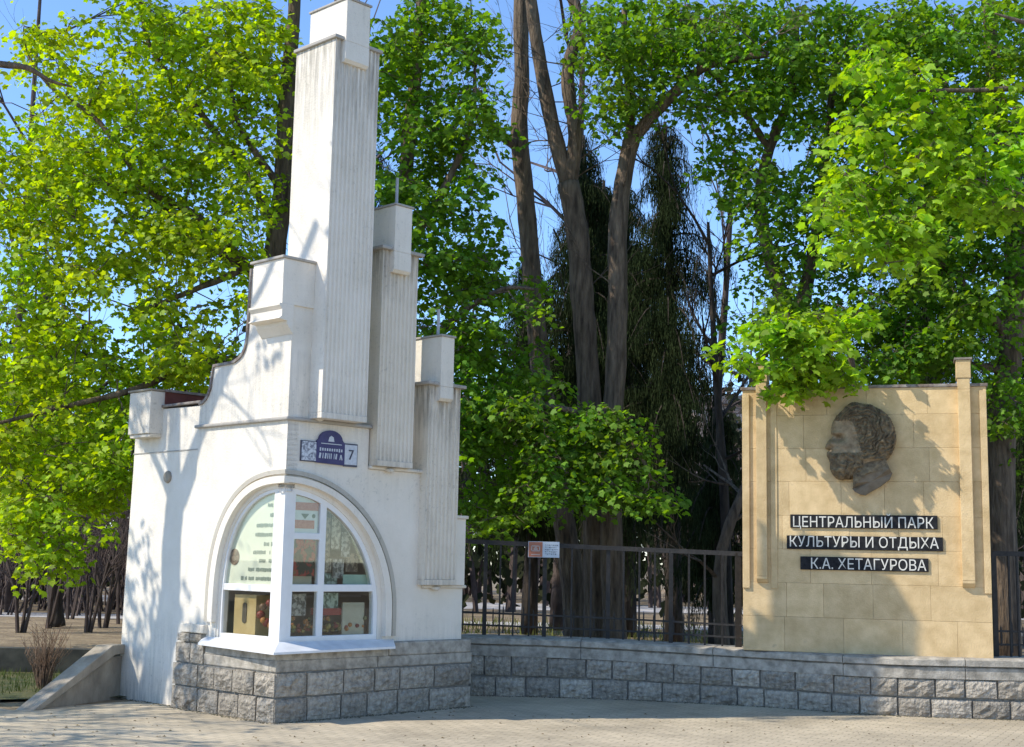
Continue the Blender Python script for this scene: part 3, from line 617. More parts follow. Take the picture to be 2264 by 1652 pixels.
# ================================================================== SANDSTONE PANEL
P0 = at(1643, 1420, 16.1); P0.z = .64
P1 = at(2197, 1453, 15.3); dv = P1-P0; dv.z = 0; PW = dv.length; PA = math.atan2(dv.y, dv.x)
pan = empty('memorial_panel', P0, PA, label='tall sandstone slab wall with two narrow pilasters, dark letter strips and a bronze head', category='monument')
H = 3.06                      # local height
obj('core', MB().box((.03, .03, 0), (PW-.03, .32, H-.03)), SANDJ, pan)
rs = random.Random(21)
zs = [0, .40, .79, 1.18, 1.57, 1.97, 2.36, 2.75, H]
for i in range(len(zs)-1):
    z0, z1 = zs[i]+.002, zs[i+1]-.002; x = .0; cuts = [0]
    while x < PW-.75:
        x += rs.uniform(.42, .78)
        cuts.append(x)
    cuts.append(PW); cuts = [c + (.012*0) for c in cuts]
    for a, c in zip(cuts, cuts[1:]):
        y0 = rs.uniform(-.0015, .0015)
        bevel(obj('stone_slab', MB().box((a+.001, y0, z0-.001), (c-.001, .34, z1+.001)), SAND, pan), .0018, 1)
bevel(obj('top_coping', MB().box((-.02, -.02, H), (PW+.02, .36, H+.035)), COPING, pan), .006)
for k, (x0, x1) in enumerate(((.170, .292), (2.455, 2.590))):
    pil = obj('pilaster', MB().box((x0, -.075, .86), (x1, .0, 3.02)), SAND, pan); bevel(pil, .004)
    bb = MB(); bb.prism([(-.075, .858), (-.075, .83), (-.03, .79), (.0, .78), (.0, .858)], lambda a, c, d: (d, a, c), x0, x1); obj('pilaster_foot', bb, SAND, pil)
    bb = MB(); bb.box((x0-.012, -.085, 3.15), (x1+.012, .20, 3.36)); bb.box((x0, -.075, 3.02), (x1, .18, 3.15)); bevel(obj('pilaster_head', bb, SAND, pil), .005)
    bb = MB(); bb.box((x0-.03, -.10, 3.362), (x1+.03, .22, 3.385)); obj('pilaster_cap', bb, COPING, pil)
# raised border strips at both edges
for (x0, x1) in ((.0, .085), (PW-.075, PW)):
    bevel(obj('border_strip', MB().box((x0+.001, -.028, .72 if x0 < 1 else .72), (x1-.001, -.002, H-.05)), SAND, pan), .003)
bevel(obj('border_strip', MB().box((.33, -.012, .72), (.405, -.002, H-.12)), SAND, pan), .003)
# letter strips
ZB = .64
for (x0, x1, za, zb, s_, wd, xc, hh_) in ((.556, 2.203, 2.068, 2.222, 'ЦЕНТРАЛЬНЫЙ ПАРК', 1.57, None, .13),
                                 (.514, 2.256, 1.822, 1.978, 'КУЛЬТУРЫ И ОТДЫХА', 1.66, None, .13), (.668, 2.094, 1.585, 1.737, 'К.А. ХЕТАГУРОВА', 1.28, 1.43, .13)):
    st = obj('letter_strip', MB().box((x0, -.022, za-ZB), (x1, -.003, zb-ZB)), BLACKP, pan); bevel(st, .002, 1)
    xc = xc or (x0+x1)/2-.005
    text_obj('lettering', s_, .172, LETTER, Matrix.Translation((xc, -.0235, (za+zb)/2-ZB+.0)) @ STAND, st, extrude=.003, width=wd)

# bronze head in relief ------------------------------------------------------
Kc = .000837
def hc(cx, cy): return (.973+(cx-335)*Kc, 3.533-.64-(cy-200)*Kc-.005)      # panel-local x, z
headp = [(700,200),(760,196),(870,222),(960,232),(1060,285),(1160,352),(1228,440),(1265,540),(1287,650),(1290,740),(1268,830),(1225,930),(1160,1010),(1165,1080),(1190,1130),(1120,1120),(1000,1160),(870,1225),(800,1262),(720,1232),(665,1277),(600,1270),(540,1290),(470,1262),(415,1200),(385,1120),(385,1040),(366,985),(340,935),(352,885),(388,862),(322,842),(330,805),(362,732),(412,696),(432,668),(404,632),(408,570),(430,480),(480,390),(540,335),(600,270),(650,220)]
HP = np.array([hc(*p_) for p_ in headp])
def seg_dist(P, A, B):
    d = B-A; t_ = np.clip(((P-A)@d)/(d@d), 0, 1); return np.linalg.norm(P-(A+t_[:, None]*d), axis=1)
def inside(P, poly):
    c = np.zeros(len(P), bool); n = len(poly)
    for i in range(n):
        a = poly[i]; bb_ = poly[(i+1) % n]
        cond = ((a[1] > P[:, 1]) != (bb_[1] > P[:, 1])) & (P[:, 0] < (bb_[0]-a[0])*(P[:, 1]-a[1])/(bb_[1]-a[1]+1e-12)+a[0]); c ^= cond
    return c
step = .0085; gx = np.arange(HP[:, 0].min()-step*2, HP[:, 0].max()+step*3, step); gz = np.arange(HP[:, 1].min()-step*2, HP[:, 1].max()+step*3, step)
GX, GZ = np.meshgrid(gx, gz); PT = np.stack([GX.ravel(), GZ.ravel()], 1)
dist = np.full(len(PT), 9.)
for i in range(len(HP)): dist = np.minimum(dist, seg_dist(PT, HP[i], HP[(i+1) % len(HP)]))
ins = inside(PT, HP)
def gb(cx, cy, r, amp, ry=None):
    x, z = hc(cx, cy); return amp*np.exp(-(((PT[:, 0]-x)/(r*Kc))**2+((PT[:, 1]-z)/((ry or r)*Kc))**2))
dm = np.where(ins, dist, 0); RR = .20
hgt = .145*np.sqrt(np.clip(1-(1-np.clip(dm/RR, 0, 1))**2, 0, 1)) + .03
# face and hair features
hairx, hairz = hc(780, 560)
ang_ = np.arctan2(PT[:, 1]-hairz, PT[:, 0]-hairx); rad_ = np.hypot(PT[:, 0]-hairx, PT[:, 1]-hairz)
nzv = np.array([mnoise.fractal(Vector((p_[0]*9, p_[1]*9, 1.3)), 1, 2, 4) for p_ in PT])
cx_ = (PT[:, 0]-.973)/Kc+335; cy_ = (3.533-.64-.005-PT[:, 1])/Kc+200
hair = 1/(1+np.exp(-((cx_-(700-(cy_-420)*-.25))/25))) * (cy_ < 1010) + 1/(1+np.exp((cy_-470)/20))*(cx_ < 760)
hair = np.clip(hair, 0, 1); beard = np.clip(1/(1+np.exp(-(cy_-905)/18)), 0, 1)*(cx_ < 860)*(cy_ > 820)
hgt += hair*(.034+.020*np.sin(rad_*125+nzv*8+ang_*4)+.012*nzv) + beard*(.030+.016*np.sin(cx_*.045+nzv*8)+.012*nzv)
hgt += gb(525, 705, 62, -.085, 44) + gb(480, 640, 75, .035, 24) + gb(415, 780, 45, .030, 60) + gb(610, 810, 80, .032) + gb(470, 860, 60, .016, 22) + gb(440, 925, 40, -.02, 12)
hgt += gb(835, 800, 40, .06, 80) + gb(835, 805, 18, -.06, 42) + gb(700, 760, 90, -.012) + gb(980, 1080, 120, -.02, 60)
hgt = np.maximum(hgt, .02)
idx = -np.ones(len(PT), int); keep = ins.reshape(GX.shape)
vs_, fs = [], []; nz_, nx_ = GX.shape
use = np.zeros_like(keep)
cell = keep[:-1, :-1] & keep[1:, :-1] & keep[:-1, 1:] & keep[1:, 1:]
use[:-1, :-1] |= cell; use[1:, :-1] |= cell; use[:-1, 1:] |= cell; use[1:, 1:] |= cell
ids = np.where(use.ravel())[0]; idx[ids] = np.arange(len(ids))
vs_ = [(PT[i, 0], -hgt[i], PT[i, 1]) for i in ids]; nb_ = len(vs_)
idg = idx.reshape(GX.shape)
for j in range(nz_-1):
    for i in range(nx_-1):
        if cell[j, i]: fs.append((idg[j, i], idg[j, i+1], idg[j+1, i+1], idg[j+1, i]))
from collections import Counter
ec = Counter()
for f in fs:
    for a, c in zip(f, f[1:]+f[:1]): ec[(a, c)] += 1
rim = [(a, c) for (a, c) in ec if (c, a) not in ec]
bk = {}
for a, c in rim:
    for q in (a, c):
        if q not in bk: bk[q] = len(vs_); vs_.append((vs_[q][0], .0, vs_[q][2]))
    fs.append((a, bk[a], bk[c], c))
b = MB(); b.add(vs_, fs)
zone = (hair > .5) | (beard > .5); vz = {}
for n_i, i in enumerate(ids): vz[n_i] = zone[i]
b.m = [1 if all(vz.get(q, True) for q in f if q < nb_) else 0 for f in fs]
FACE = mat('lighter_rubbed_metal', (.17, .12, .07), (.40, .30, .185), 12, rough=.6, bump=.006, bscale=50, lo=.3, hi=.75)
head = empty('bronze_head', P0, PA, label='dark bronze relief of a bearded man’s head in left profile on the sandstone panel', category='sculpture')
ho = obj('head_relief', b, [FACE, BRONZE], head, smooth=True)
neck = [(690,1400),(740,1330),(810,1262),(870,1224),(1000,1160),(1120,1120),(1188,1132),(1225,1185),(1190,1270),(1060,1372),(940,1440),(860,1490),(790,1478),(720,1440)]
pts2 = [hc(*p_) for p_ in neck]; nn_ = len(pts2); b = MB()
dep = [.05+.13*math.sin(math.pi*min(1, max(0, (p_[0]-690)/520)))**.7 for p_ in neck]
up_ = [.19 if i <= 6 else .10 for i in range(nn_)]
front = [(p_[0], -(u_*.9 if i not in (0,) else .06), p_[1]) for i, (p_, u_) in enumerate(zip(pts2, up_))]
ctr = (sum(p_[0] for p_ in pts2)/nn_, -.14, sum(p_[1] for p_ in pts2)/nn_)
b.add(front+[(p_[0], 0, p_[1]) for p_ in pts2]+[ctr], [(i, (i+1) % nn_, 2*nn_) for i in range(nn_)]+[(i, nn_+i, nn_+(i+1) % nn_, (i+1) % nn_) for i in range(nn_)])
obj('neck_cut', b, BRONZE_L, head)
pn = [hc(*p_) for p_ in ((712,1190),(860,1040),(1140,990),(1192,1128),(1110,1128),(1000,1165),(870,1228),(800,1285),(735,1345),(700,1385),(705,1290))]
b = MB(); nn_ = len(pn); cn = (sum(p_[0] for p_ in pn)/nn_, -.215, sum(p_[1] for p_ in pn)/nn_)
b.add([(p_[0], -.15, p_[1]) for p_ in pn]+[(p_[0], 0, p_[1]) for p_ in pn]+[cn], [(i, (i+1) % nn_, 2*nn_) for i in range(nn_)]+[(i, nn_+i, nn_+(i+1) % nn_, (i+1) % nn_) for i in range(nn_)])
obj('neck', b, BRONZE, head)

# ================================================================== IRON FENCES
def fence(name, x0, pts, topz, botz, bars_px, posts, label, grid=True):
    fe = empty(name, pts[0], 0, label=label, category='fence')
    LL = [0]
    for a, c in zip(pts, pts[1:]): LL.append(LL[-1]+(c-a).length)
    def fp(s):
        s = max(0, min(LL[-1]-1e-5, s)); i = max(j for j in range(len(LL)-1) if LL[j] <= s); return pts[i].lerp(pts[i+1], (s-LL[i])/(LL[i+1]-LL[i]))
    def tz(s): return topz[0]+(topz[1]-topz[0])*s/LL[-1]
    def bz(s): return botz[0]+(botz[1]-botz[0])*s/LL[-1]
    N_ = 10; ss = [LL[-1]*k/N_ for k in range(N_+1)]
    def railat(f0, w_, h_, nm):
        bb = MB()
        for s in ss:
            p_ = fp(s); z = bz(s)+(tz(s)-bz(s))*f0
            bb.v += [(p_.x, p_.y-w_/2, z-h_/2), (p_.x, p_.y+w_/2, z-h_/2), (p_.x, p_.y+w_/2, z+h_/2), (p_.x, p_.y-w_/2, z+h_/2)]
        for k in range(N_):
            for j in range(4): a = 4*k; bb.f.append((a+j, a+4+j, a+4+(j+1) % 4, a+(j+1) % 4)); bb.m.append(0)
        bb.f += [(3, 2, 1, 0), tuple(4*N_+j for j in range(4))]; bb.m += [0, 0]
        obj(nm, bb, IRON, fe, world=True)
    railat(.975, .03, .055, 'top_rail')
    if grid: railat(.24, .018, .022, 'low_rail'); railat(.115, .018, .022, 'low_rail')
    for f_, th in bars_px:
        s = f_*LL[-1]; p_ = fp(s); bb = MB(); bb.box((p_.x-th/2, p_.y-.013, bz(s)-.05), (p_.x+th/2, p_.y+.013, tz(s)*.99)); obj('bar' if th < .035 else 'post', bb, IRON, fe, world=True)
    if grid:
        k = 0; s = .08
        while s < LL[-1]:
            p_ = fp(s); z0 = bz(s)+(tz(s)-bz(s))*(.04 if k % 2 else .1); z1 = bz(s)+(tz(s)-bz(s))*(.30 if k % 2 else .27); yy = p_.y+.012
            bb = MB(); bb.box((p_.x-.008, yy-.008, z0), (p_.x+.008, yy+.008, z1)); bb.add([(p_.x-.008, yy-.008, z1), (p_.x+.008, yy-.008, z1), (p_.x+.008, yy+.008, z1), (p_.x-.008, yy+.008, z1), (p_.x, yy, z1+.04)], [(0,1,4),(1,2,4),(2,3,4),(3,0,4)])
            obj('picket', bb, IRON, fe, world=True); s += .125; k += 1
    return fe, fp
fy = lambda x: 16.98 if x < 1350 else 16.98-(x-1350)/290*.55
fpts = [at(x, 1410, fy(x)) for x in (985, 1100, 1250, 1350, 1500, 1642)]
for p_ in fpts: p_.z = 0
xs_ = [1070, 1103, 1133, 1168, 1202, 1262, 1305, 1343, 1378, 1414, 1449, 1485, 1525, 1560, 1598, 1633]
tot = 1642-985
fence('iron_fence', 985, fpts, (1.885, 1.785), (.70, .63), [((x-985)/tot, .05 if x in (1070, 1202, 1343, 1485) else .075 if x == 1633 else .022) for x in xs_], [], 'black iron fence with plain bars between the white kiosk and the sandstone panel')
q = [at(x, 1450, 15.55) for x in (2200, 2330, 2500)]
for p_ in q: p_.z = 0
fence('iron_fence', 0, q, (1.84, 1.84), (.655, .655), [(.01, .055)]+[(f_, .02) for f_ in (.12, .18, .24, .33, .42, .5, .58, .66, .74, .82, .9)]+[(.99, .05)], [], 'short length of black iron fence right of the sandstone panel')
# sign on the fence
sl = at(1168, 1197, 16.93); sr = at(1237, 1198, 16.93); lo = at(1168, 1232, 16.93); wS = (sr-sl).length; hS = sl.z-lo.z
fs_ = empty('fence_sign', (sl.x, 16.93, lo.z), 0, label='small notice board half orange and half white wired to the iron fence', category='sign')
obj('board', MB().box((0, 0, 0), (wS, .008, hS)), mat('light_blue_white', (.50, .55, .60), (.58, .63, .68), 6, rough=.4), fs_)
obj('orange_half', MB().box((.006, -.003, .006), (wS*.46, -.0005, hS-.006)), mat('rust_orange_print', (.40, .14, .08), (.45, .18, .11), 6, rough=.4), fs_)
b = MB(); x0, x1, z0, z1 = wS*.10, wS*.38, hS*.38, hS*.74
for a_, c_ in (((x0, z0), (x1, z0+.01)), ((x0, z1-.01), (x1, z1)), ((x0, z0), (x0+.01, z1)), ((x1-.01, z0), (x1, z1)), ((x0+.03, z0+.02), (x1-.03, z0+.035)), ((x0+.04, z0+.045), (x1-.04, z0+.055))): b.box((a_[0], -.005, a_[1]), (c_[0], -.0032, c_[1]))
b.box((x0, -.005, hS*.15), (x1, -.0032, hS*.19)); obj('white_emblem', b, flat('white_print', (.55, .5, .46)), fs_)
b = MB(); rs = random.Random(2)
for j in range(5):
    x = wS*.54
    while x < wS*.92:
        ww = rs.uniform(.008, .022); b.box((x, -.003, hS*(.2+.14*j)+rs.uniform(-.006, .006)), (x+ww, -.0005, hS*(.2+.14*j)+.010)); x += ww+.008
obj('small_print', b, flat('grey_print', (.22, .25, .28)), fs_)

# ================================================================== STAIR PARAPET, LEFT LOW WALL
A_ = ground(62, 1572); B_ = KW(E+.05, 3.04, 0)
sp = empty('stair_parapet', A_, 0, label='sloping concrete stair parapet leading up to the left end of the white wall', category='parapet')
dd = (B_-A_); dd.z = 0; Ld = dd.length; dn_ = dd.normalized(); nb = Vector((-dn_.y, dn_.x, 0))
def SPf(a, z, d): return tuple(A_ + dn_*a + nb*d + Vector((0, 0, z)))
hB = .56
b = MB(); b.prism([(.12, -.05), (Ld, -.05), (Ld, hB-.10), (Ld*.86, hB-.10), (.12, 0)], SPf, -.0, .14); obj('parapet_wall', b, PARAP, sp, world=True)
b = MB(); b.prism([(-.03, -.02), (.12, -.02), (Ld*.87, hB-.075), (Ld, hB-.075), (Ld, hB+.03), (Ld*.83, hB+.03)], SPf, -.045, .17); bevel(obj('parapet_coping', b, PARAP, sp, world=True), .008)
b = MB(); b.box((-30, 18.45, 0), (-3.0, 18.75, .33)); o_ = obj('low_park_wall', b, mat('dark_grey_wall', (.035, .035, .03), (.08, .075, .06), 4)); tag(o_, label='low dark wall at the edge of the park lawn left of the kiosk', category='wall')  # low wall in a mottled, very dark grey
b = MB(); b.box((-9, 14.62, 0), (-5.42, 14.86, .05)); o_ = obj('path_kerb', b, PARAP); tag(o_, label='pale kerb stone at the lower left corner beside the stair', category='kerb')

# ================================================================== VEGETATION
LEAFT = np.array([(0, 0, 0), (.38, .06, -.05), (.36, .30, .02), (.50, .60, -.08), (.27, .66, .03), (0, 1.0, -.12), (-.27, .66, .03), (-.50, .60, -.08), (-.36, .30, .02), (-.38, .06, -.05)])
OVALT = np.array([(0, 0, 0), (.22, .25, .02), (.25, .55, .0), (0, 1, -.06), (-.25, .55, .0), (-.22, .25, .02)])
def unit(a): return a/np.maximum(np.linalg.norm(a, axis=-1, keepdims=True), 1e-9)
class Leaves:
    def __init__(s): s.p = []; s.n = []; s.d = []; s.s = []
    def spray(s, c, R0_, n, size, flat_=.55, droop=.5):
        r = R0_*np.sqrt(rng.random(n)); th = rng.random(n)*2*np.pi
        p = np.stack([r*np.cos(th), r*np.sin(th), rng.normal(0, .10, n)*R0_*2 - droop*(r**2)/R0_], 1)
        s.p.append(p+np.array(c)); nn = unit(np.stack([rng.normal(0, flat_, n)+np.cos(th)*.35, rng.normal(0, flat_, n)+np.sin(th)*.35, np.ones(n)], 1))
        d = np.stack([np.cos(th)+rng.normal(0, .5, n), np.sin(th)+rng.normal(0, .5, n), -.25-rng.random(n)*.6], 1)
        s.n.append(nn); s.d.append(d); s.s.append(size*rng.uniform(.5, 1.35, n))
    def arrays(s):
        return [np.concatenate(a) for a in (s.p, s.n, s.d, s.s)]
def leafmesh(name, arr, tmpl, m, parent, base_):
    p, n_, d, sz = arr; d = unit(d-n_*(d*n_).sum(1, keepdims=True)); x = np.cross(d, n_); K = len(tmpl)
    co = p[:, None, :] + sz[:, None, None]*(tmpl[None, :, 0, None]*x[:, None, :]+tmpl[None, :, 1, None]*d[:, None, :]+tmpl[None, :, 2, None]*n_[:, None, :])
    co = (co-np.array(base_)).reshape(-1, 3); N_ = len(p)
    me = bpy.data.meshes.new(name); me.vertices.add(N_*K); me.vertices.foreach_set('co', co.ravel().astype(np.float32))
    me.loops.add(N_*K); me.loops.foreach_set('vertex_index', np.arange(N_*K, dtype=np.int32)); me.polygons.add(N_)
    me.polygons.foreach_set('loop_start', np.arange(0, N_*K, K, dtype=np.int32)); me.polygons.foreach_set('loop_total', np.full(N_, K, dtype=np.int32))
    me.materials.append(m); me.update(calc_edges=True)
    o_ = bpy.data.objects.new(name, me); COL.objects.link(o_); o_.parent = parent; o_['kind'] = 'stuff'; return o_
def single_leaves(arr, tmpl, m, parent, base_, k=300, sel=None):
    p, n_, d, sz = arr; dist_ = np.linalg.norm(p-np.array(CAM), axis=1)/sz
    cand = np.argsort(dist_)[:k] if sel is None else sel
    me = bpy.data.meshes.new('leaf'); me.from_pydata([tuple(t_) for t_ in tmpl], [], [tuple(range(len(tmpl)))]); me.materials.append(m)
    for i in cand:
        nn = n_[i]; dd_ = d[i]-nn*(d[i]@nn); dd_ /= np.linalg.norm(dd_); xx = np.cross(dd_, nn); q_ = p[i]-np.array(base_); s_ = float(sz[i])
        o_ = bpy.data.objects.new('leaf', me); COL.objects.link(o_); o_.parent = parent
        o_.matrix_local = Matrix(((xx[0]*s_, dd_[0]*s_, nn[0]*s_, q_[0]), (xx[1]*s_, dd_[1]*s_, nn[1]*s_, q_[1]), (xx[2]*s_, dd_[2]*s_, nn[2]*s_, q_[2]), (0, 0, 0, 1)))
    mask = np.ones(len(p), bool); mask[cand] = False
    return [a[mask] for a in arr]
def smooth_line(pts, k=4):
    P = [Vector(p_) for p_ in pts]; out = []
    for i in range(len(P)-1):
        a = P[max(i-1, 0)]; b_ = P[i]; c = P[i+1]; d = P[min(i+2, len(P)-1)]
        for j in range(k):
            t_ = j/k; out.append(.5*((2*b_)+(c-a)*t_+(2*a-5*b_+4*c-d)*t_*t_+(3*b_-a-3*c+d)*t_**3))
    out.append(P[-1]); return out
def limb(tree, name, pts, r0, r1, m=BARK, sides=9, power=1.0, world=True):
    L_ = smooth_line(pts, 4); n = len(L_); rad = [r0+(r1-r0)*(i/(n-1))**power for i in range(n)]
    rad = [r*random.uniform(.94, 1.06) for r in rad]
    b_ = MB(); b_.tube(L_, rad, sides, wob=.04); o_ = obj(name, b_, m, tree, smooth=True, world=world); return o_, L_
def px_line(pts): return [at(*p_) for p_ in pts]
def twig_rec(mb, p_, d, L_, r, depth, spread_=.55, upb=.12, sides=3, ends=None):
    n = 3; q = Vector(p_); pts = [q.copy()]; dd_ = d.copy()
    for i in range(n):
        dd_ = (dd_+Vector((random.gauss(0, .14), random.gauss(0, .14), random.gauss(0, .10)+upb*.3))).normalized(); q = q+dd_*(L_/n); pts.append(q.copy())
    mb.tube(pts, [r, r*.8, r*.62, r*.45], sides, close=False)
    if depth <= 0:
        if ends is not None: ends.append(q.copy())
        return
    for k in range(random.choice((2, 3, 3))):
        i = random.choice((1, 2, 3)); a = random.uniform(0, 2*math.pi); o_ = dd_.orthogonal().normalized(); o2 = dd_.cross(o_)
        nd = (dd_+(o_*math.cos(a)+o2*math.sin(a))*random.uniform(.5, 1.0)*spread_*1.6+Vector((0, 0, upb))).normalized()
        twig_rec(mb, pts[i], nd, L_*random.uniform(.55, .8), r*.55, depth-1, spread_, upb, sides, ends)

def foliage_tree(name, label, group, base_, trunk, limbs, clumps, leaf, tmpl, size, dens, singles=0, barkm=BARK, R0_=.34, nleaf=46, Yr=(17, 19.5), flat_=.85, droop=.6, k_area=1.0):
    """trunk / limbs as sight-line points with distance; clumps = ellipses (x, y, rx, ry, density[, Y0, Y1])"""
    tree = empty(name, base_, 0, label=label, category='tree')
    if group: tree['group'] = group
    nodes = []
    o_, L_ = limb(tree, 'trunk', trunk[0], trunk[1], trunk[2], barkm, 10); nodes += L_[4:]
    for pts, r0, r1 in limbs:
        _, L_ = limb(tree, 'limb', pts, r0, r1, barkm, 7); nodes += L_
    lv = Leaves(); cs = []
    for c in clumps:
        x, y, rx, ry, dn = c[:5]; Y0, Y1 = c[5:] if len(c) > 5 else Yr
        n = max(2, int(rx*ry*3.14/ (55*55) * dn * dens * 1.7))
        for i in range(n):
            a = random.uniform(0, 6.283); r = math.sqrt(random.random()); Y = random.uniform(Y0, Y1)
            cs.append(at(x+rx*r*math.cos(a), y+ry*r*math.sin(a), Y))
    tw = MB(); nodes_np = np.array([tuple(q_) for q_ in nodes])
    cs_np = np.array([tuple(c) for c in cs]); d0_ = np.array([((nodes_np-c)**2).sum(1).min() for c in cs_np]); order_ = np.argsort(d0_)
    hubs = [tuple(q_) for q_ in nodes]; nlimb = len(hubs)
    for ci in order_:
        c = cs[ci]
        rr_ = R0_*random.uniform(.6, 1.2); lv.spray(c, rr_, int(1.35*nleaf*(rr_/R0_)**2), size, flat_, droop)
        H_ = np.array(hubs); d2 = ((H_-np.array(c))**2).sum(1) + (H_[:, 2] > c.z+.25)*.8; j = int(np.argmin(d2)); q_ = Vector(hubs[j])
        LL_ = (q_-c).length
        if LL_ < 3.0:
            m1 = q_.lerp(c, .35)+Vector((random.gauss(0, .08), random.gauss(0, .08), random.uniform(.0, .15)))*LL_; m2_ = q_.lerp(c, .7)+Vector((random.gauss(0, .06), random.gauss(0, .06), random.uniform(0, .10)))*LL_
            tw.tube([q_, m1, m2_, c], [.013, .011, .009, .007] if j < nlimb else [.008, .007, .005, .004], 4, close=False)
        hubs.append(tuple(c))
        for k in range(3):
            a = random.uniform(0, 6.28); tw.tube([c+Vector((0, 0, .02)), c+Vector((math.cos(a)*rr_*.8, math.sin(a)*rr_*.8, -.1))], [.004, .002], 3, close=False)
    to = obj('twigs', tw, barkm, tree, world=True); to['kind'] = 'stuff'
    arr = lv.arrays()
    if singles: arr = single_leaves(arr, tmpl, leaf, tree, base_, singles)
    leafmesh('crown', arr, tmpl, leaf, tree, base_)
    return tree
def gz(x, y, Y, z=.3): p_ = at(x, y, Y); p_.z = z; return p_

# --- left maple behind the kiosk
tb = gz(600, 1300, 18.6)
foliage_tree('maple_tree', 'broad maple with fresh yellow-green leaves behind the left side of the white kiosk', 'maples in fresh leaf', tb,
    ([tb, at(610, 900, 18.6), at(600, 640, 18.5), at(625, 420, 18.4), at(635, 200, 18.4), at(650, 30, 18.3), at(655, -160, 18.3)], .20, .07),
    [(px_line([(600, 640, 18.5), (545, 590, 18.2), (495, 560, 18.0), (385, 480, 17.8), (300, 430, 17.5), (205, 400, 17.3)]), .10, .03),
     (px_line([(610, 700, 18.5), (560, 600, 18.0), (470, 625, 17.6), (370, 665, 17.2), (300, 690, 17.0)]), .07, .02),
     (px_line([(625, 420, 18.4), (560, 330, 18.0), (520, 250, 17.9), (505, 120, 17.8)]), .06, .02),
     (px_line([(620, 520, 18.4), (540, 380, 18.2), (420, 220, 18.0), (330, 100, 18.0), (300, -80, 18.0)]), .07, .02),
     (px_line([(560, 600, 18.1), (440, 480, 17.7), (330, 420, 17.3), (220, 270, 17.2), (110, 190, 17.2), (60, 120, 17.2)]), .06, .015),
     (px_line([(610, 800, 18.5), (450, 800, 17.8), (300, 860, 17.2), (140, 900, 17.0), (-60, 950, 16.9)]), .07, .02)],
    [(125, 105, 80, 75, 1.1), (170, 200, 85, 60, .9), (70, 60, 30, 30, .5), (330, 50, 100, 70, 1.1), (300, 190, 100, 80, 1.1), (430, 70, 110, 80, 1.1), (540, 60, 110, 90, 1.2), (620, 110, 40, 70, .8), (480, 180, 120, 90, 1),
     (90, 330, 110, 80, 1.1), (230, 330, 130, 80, 1.2), (400, 300, 130, 90, 1.2), (560, 260, 80, 100, 1.0), (80, 470, 120, 100, 1.2), (260, 480, 150, 110, 1.2), (440, 440, 130, 90, 1.0), (580, 420, 70, 90, .8), (420, 560, 90, 60, 1.2), (520, 640, 70, 50, .7), (400, 680, 90, 40, .8),
     (90, 640, 120, 100, 1.1), (260, 620, 110, 60, .9), (320, 720, 100, 60, .8), (120, 780, 130, 90, 1.1), (300, 830, 120, 70, 1.0), (420, 800, 100, 60, .8), (500, 540, 70, 50, .7), (570, 560, 60, 40, .5), (480, 760, 70, 50, .8),
     (90, 910, 130, 100, 1.2), (260, 930, 80, 90, .9), (100, 1040, 120, 90, 1.2), (200, 1080, 90, 60, 1.1), (110, 1150, 110, 60, 1.1, 16.2, 17.2), (130, 1215, 50, 40, 1.0, 16.2, 16.8), (30, 1130, 60, 60, 1), (230, 1040, 60, 60, .9, 16.5, 17.2),
     (-120, 500, 120, 400, .5), (350, -120, 400, 90, .5), (-80, 1000, 90, 150, .6)],
    LEAF_Y, LEAFT, .084, 1.45, singles=290, Yr=(16.6, 19.2))
# --- maple between kiosk and trunks
tb = gz(905, 1250, 18.6)
foliage_tree('maple_tree', 'deep green maple crown between the kiosk pillars and the bare leaning trunks', 'maples in fresh leaf', tb,
    ([tb, at(900, 900, 18.6), at(890, 600, 18.6), at(900, 350, 18.6), at(925, 100, 18.5), at(940, -150, 18.5)], .17, .06),
    [(px_line([(895, 560, 18.6), (980, 420, 18.3), (1040, 280, 18.2), (1050, 150, 18.2)]), .07, .02), (px_line([(900, 800, 18.6), (1010, 700, 18.1), (1110, 640, 17.9), (1180, 640, 17.8)]), .06, .02),
     (px_line([(900, 980, 18.6), (1050, 930, 18.0), (1220, 900, 17.7), (1380, 960, 17.5), (1440, 1060, 17.4)]), .07, .02)],
    [(930, 60, 110, 90, 1.2), (1030, 130, 70, 130, .9), (880, 190, 70, 100, 1.1), (1000, 250, 140, 80, 1.2), (930, 350, 90, 70, .8), (980, 420, 120, 70, 1.0), (900, 480, 60, 100, 1.1), (1010, 530, 130, 70, 1.2), (960, 620, 110, 70, 1.2), (1060, 620, 80, 60, 1.1), (1150, 650, 70, 45, .9),
     (980, 740, 90, 80, 1.2), (1080, 780, 110, 90, 1.2), (1060, 890, 110, 70, 1.2), (1170, 880, 100, 60, 1.1, 17.2, 18.2), (1100, 980, 130, 70, 1.2), (1230, 940, 130, 60, 1.2, 17.2, 18.2), (1330, 960, 90, 60, 1.2, 17.1, 17.9), (1280, 1040, 160, 60, 1.2, 17.1, 18), (1120, 1080, 120, 60, 1.1), (1390, 1090, 90, 40, 1.0, 17.1, 17.8), (1450, 1120, 50, 30, .8, 17.1, 17.8), (1070, 1140, 70, 35, .8),
     (960, -100, 200, 70, .5), (780, 300, 90, 300, .5)],
    LEAF_G, LEAFT, .084, 1.4, singles=120, Yr=(17.3, 19.6))
